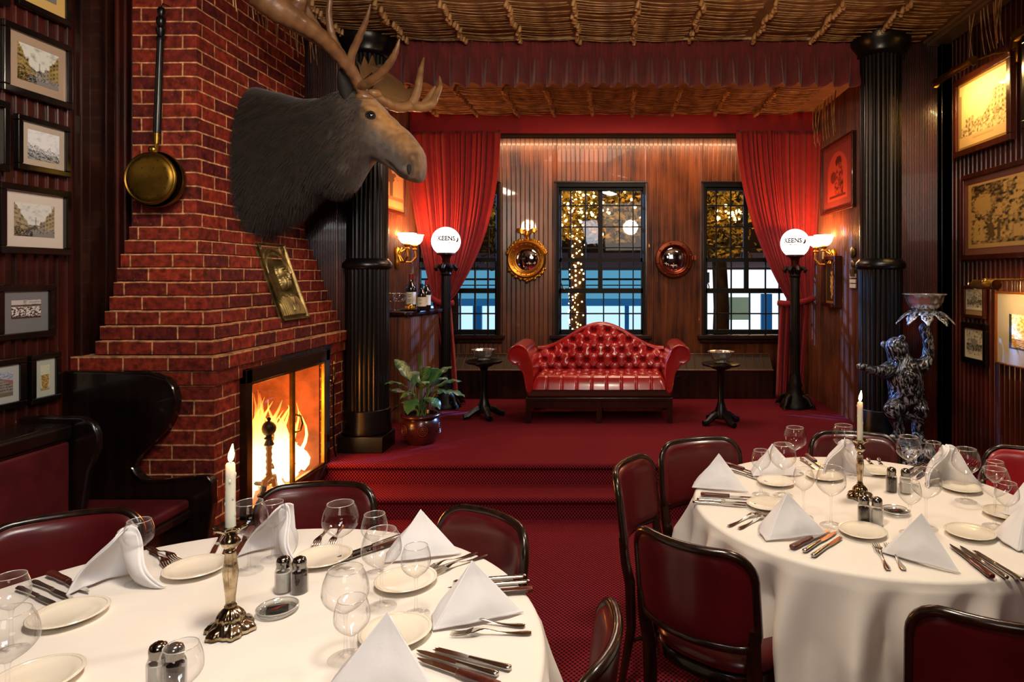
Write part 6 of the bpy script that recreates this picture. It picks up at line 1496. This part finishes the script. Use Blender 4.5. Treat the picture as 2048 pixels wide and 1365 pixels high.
cut=[
(SK,95,1150,182,1190,'steak knife with dark wooden handle at the left edge of the left table'),(KN,62,1166,152,1204,'middle knife between steak knife and butter knife at far left'),(BK,40,1182,113,1213,'butter knife nearest the plate at far left'),
(FK,303,1099,352,1122,'dark fork lying just right of the leftmost napkin'),(FK,312,1112,330,1130,'short looking fork close behind the leftmost napkin'),
(BK,446,1068,423,1118,'leftmost knife behind the left candlestick'),(KN,470,1064,448,1119,'middle knife directly behind the left candlestick'),(SK,503,1062,474,1112,'wooden handled steak knife behind the left candlestick'),
(FK,656,1057,629,1097,'fork left of its pair, seen through the balloon glass behind the shakers'),(FK,682,1056,662,1095,'fork right of its pair, seen through the balloon glass behind the shakers'),
(KN,778,1083,708,1108,'farther knife beside the upright napkin at back right of the left table'),(SK,776,1094,709,1117,'wooden handled steak knife beside the upright napkin at back right of left table'),
(FK,938,1113,857,1142,'upper fork between the two right hand napkins of the left table'),(FK,952,1120,883,1145,'lower fork between the two right hand napkins of the left table'),
(BK,1021,1159,930,1166,'upper knife sticking out behind the large napkin at right of left table'),(KN,1028,1170,935,1178,'middle knife sticking out behind the large napkin at right of left table'),(SK,1028,1188,935,1196,'steak knife sticking out lowest behind the large napkin of the left table'),
(FK,1052,1255,897,1244,'upper fork of the front pair on the left table'),(FK,1052,1269,912,1271,'lower fork of the front pair on the left table'),
(BK,1016,1341,865,1303,'upper knife of the front right set on the left table'),(KN,1001,1356,832,1308,'middle knife of the front right set on the left table'),(SK,1000,1382,836,1324,'red wooden handled steak knife at the bottom edge of the left table'),
(SK,1398,992,1522,1001,'dark handled steak knife at the left rim of the right table'),(KN,1398,1002,1503,1010,'upper silver knife at the left rim of the right table'),(BK,1400,1008,1485,1014,'lower silver knife at the left rim of the right table'),
(FK,1460,1053,1520,1028,'left fork beside the front left napkin of the right table'),(FK,1476,1060,1543,1030,'right fork beside the front left napkin of the right table'),
(SK,1586,1099,1657,1065,'red brown steak knife at the front rim of the right table'),(KN,1607,1107,1670,1067,'middle knife of the front rim set on the right table'),(BK,1628,1114,1682,1077,'rightmost knife of the front rim set on the right table'),
(FK,1776,1141,1751,1090,'left fork of the pair at the front of the right table'),(FK,1810,1145,1772,1086,'right fork of the pair at the front of the right table'),
(SK,1985,1160,1900,1094,'dark steak knife at the front right of the right table'),(KN,2014,1160,1921,1098,'middle knife at the front right of the right table'),(BK,2036,1159,1950,1107,'right knife at the front right of the right table'),
(SK,1614,914,1650,940,'red brown steak knife at the far rim of the right table'),(KN,1604,921,1640,945,'silver knife at the far rim of the right table'),
(SK,1466,935,1510,950,'dark steak knife behind the leftmost napkin of the right table'),(KN,1474,946,1516,960,'silver knife behind the leftmost napkin of the right table'),
(FK,1737,921,1745,938,'left fork behind the right candlestick'),(FK,1758,921,1763,938,'right fork behind the right candlestick'),
(KN,1853,932,1821,955,'left knife of the set before the bear statue'),(BK,1846,928,1812,948,'knife farthest back before the bear statue'),(SK,1862,938,1836,958,'steak knife beside the back right napkin'),
(KN,1985,958,1944,972,'knife right of the back right napkin, before the bright chair'),(FK,2054,1112,2026,1082,'fork leaning out of frame at the right edge')]
for pr,hx,hy,tx,ty,lb in cut:
    a=T(hx,hy); c=T(tx,ty); m=(a+c)/2; d=c-a; place(pr,Vector((m.x,m.y,TC)),math.atan2(d.y,d.x)-PI/2,lb,'cutlery laid on the tables')
# napkins: folded cloth standing as a tent
def napkin(kind):
    t=thing('folded_napkin','','napkin'); 
    if kind=='tent': P1,P2,P3,A=Vector((-.105,-.045,0)),Vector((.115,-.035,0)),Vector((-.07,.085,0)),Vector((-.005,.01,.132))
    else: P1,P2,P3,A=Vector((0,.05,0)),Vector((.10,-.055,0)),Vector((-.105,-.05,0)),Vector((0,.0,.135))
    for nm2,a,c,k in (('front_panel',P1,P2,1),('side_panel',P1,P3,-1)):
        if kind=='open': nm2='panel'
        for off,m in ((0,'x'),(.004,'y')):
            nrm=(c-a).cross(A-a).normalized()*(-k if kind=='tent' else 1)
            if m=='y': continue
            b=MB()
            def f(u,v):
                p=a.lerp(c,u).lerp(A+(Vector((0,0,0)) if kind=='tent' else (c-a).normalized()*(u-.5)*.05+Vector((0,0,-.012*(2*u-1)**2))),v); bul=math.sin(PI*u)*(1-v)*math.sin(PI*min(1,v+.25))*(.018 if kind=='tent' else -.035)+(0 if kind=='tent' else .012*math.sin(v*5+u*3)); tip=.010*v*(1-v)
                rr=Vector((noise.noise(Vector((u*4,v*4,k)))*.004,noise.noise(Vector((u*4,v*4,k+5)))*.004,0))*(1-v)
                return p-nrm*(bul)+rr*(.2+.8*math.sin(PI*u))+Vector((0,0,.003 if v<.01 else 0))
            b.grid(f,24,24)
            # inner layer hanging a little lower behind the outer fold
            def g(u,v):
                q=f(u*.94+.03,v*.95); return q+nrm*(.005+.004*math.sin(PI*u))
            b.grid(g,18,18)
            b.build(nm2,M['napkin'],t,solid=.0028,ang=180)
    return t
NT=napkin('tent'); NO=napkin('open')
nk=[(NO,255,1166,.25,'tall drooping white napkin at the far left of the left table',1.15),(NO,567,1108,-.25,'drooping white napkin before the fireside chair on the left table',1.12),(NT,845,1108,.25,'upright white napkin at the back right of the left table',1.0),(NT,950,1230,.35,'large upright white napkin at the right of the left table',1.0),(NT,775,1368,-.05,'front white napkin cut off by the bottom edge of the left table',1.08),
(NT,1440,975,-.28,'leftmost white napkin of the right table',1.0),(NT,1548,948,0,'white napkin at back left of the right table behind the glasses',.95),(NT,1580,1068,.2,'white napkin at the front left of the right table',1.0),(NO,1690,945,.0,'white napkin behind the right candlestick',1.05),(NT,1845,1118,-.75,'white napkin at the front centre of the right table',1.0),(NO,1895,966,.12,'white napkin at the back right of the right table',1.15),(NT,2062,1085,.3,'white napkin cut by the right edge beside the small glass',1.0),(NT,2060,1030,.8,'white napkin at the right edge in front of the bright chair',.95)]
for pr,px,py,a,lb,sc in nk:
    p=T(px,py); o=place(pr,p,a,lb,'folded napkins on the tables',scale=sc)
# ================================================================= light
w=bpy.data.worlds.new('night'); S.world=w; w.use_nodes=True; w.node_tree.nodes['Background'].inputs[0].default_value=(.02,.03,.06,1); w.node_tree.nodes['Background'].inputs[1].default_value=.3
light('AREA',(-.2,1.1,3.3),56,"#ffecd2",.35,target=(-.9,1.4,.75))
light('AREA',(1.5,2.9,3.38),50,"#ffecd2",.35,target=(.95,2.3,.75))
light('AREA',(.3,-1.6,2.8),22,"#fff0e0",1.2,target=(-.6,3.2,1.2))  # soft fill added behind the camera, no fixture there
light('SPOT',(-.9,1.2,3.1),170,"#ffe6cc",.12,target=(-2.3,3.7,2.35),spot=55,blend=.9)  # unseen spot added to light the chimney brick
light('SPOT',(-.4,2.4,2.6),60,"#ffe8d8",.10,target=(-1.7,4.0,2.35),spot=50,blend=.9)  # unseen spot added to bring out the moose head
light('SPOT',(.3,.9,2.6),210,"#ffe0b8",.15,target=(.3,4.7,3.42),spot=75,blend=.8)  # out-of-view spot added to brighten the pipe ceiling at a grazing angle
light('SPOT',(1.3,3.0,3.1),45,"#ffb070",.1,target=(2.35,5.0,2.5),spot=40,blend=1)  # weak spot added on the right pier, imitating picture light spill
light('AREA',(-.5,.9,2.5),13,"#eef2ff",.5,target=(-2.75,3.0,1.35))  # cool light without a fixture, added to brighten the left wall
light('AREA',(0.1,5.6,3.2),34,"#ffd8c0",.9,target=(0.1,5.6,.3))
light('AREA',(0,6.87,3.085),30,"#ffc898",3.6,target=(0,7.12,2.0),sy=.05)
light('SPOT',(1.2,3.2,3.2),60,"#e8f0ff",.08,target=(2.05,4.6,.95),spot=34,blend=.7)  # spot added so the bear and its bowl shine, no fixture
light('SPOT',(-8.74,12.0,4.45),30000,"#6aa8ff",.08,target=(2.1,5.85,1.25),spot=14)
light('SPOT',(6.9,12.0,5.16),30000,"#6aa8ff",.1,target=(-1.8,6.0,1.05),spot=14)
light('POINT',(-.2,10.2,4.6),420,"#ffc070",.2,name='tree_fill_light'); light('POINT',(2.6,10.8,4.4),260,"#ffc070",.2,name='tree_fill_light')  # unseen points added outside to brighten the tree foliage
vs=S.view_settings; vs.view_transform='Standard'; vs.look='None'; vs.exposure=0.0; vs.gamma=1.0; vs.use_curve_mapping=False
c=S.cycles; c.max_bounces=8; c.transparent_max_bounces=32; c.caustics_reflective=False; c.caustics_refractive=False; c.sample_clamp_indirect=4; c.sample_clamp_direct=0; c.blur_glossy=1.0
# prototypes never placed leave nothing behind
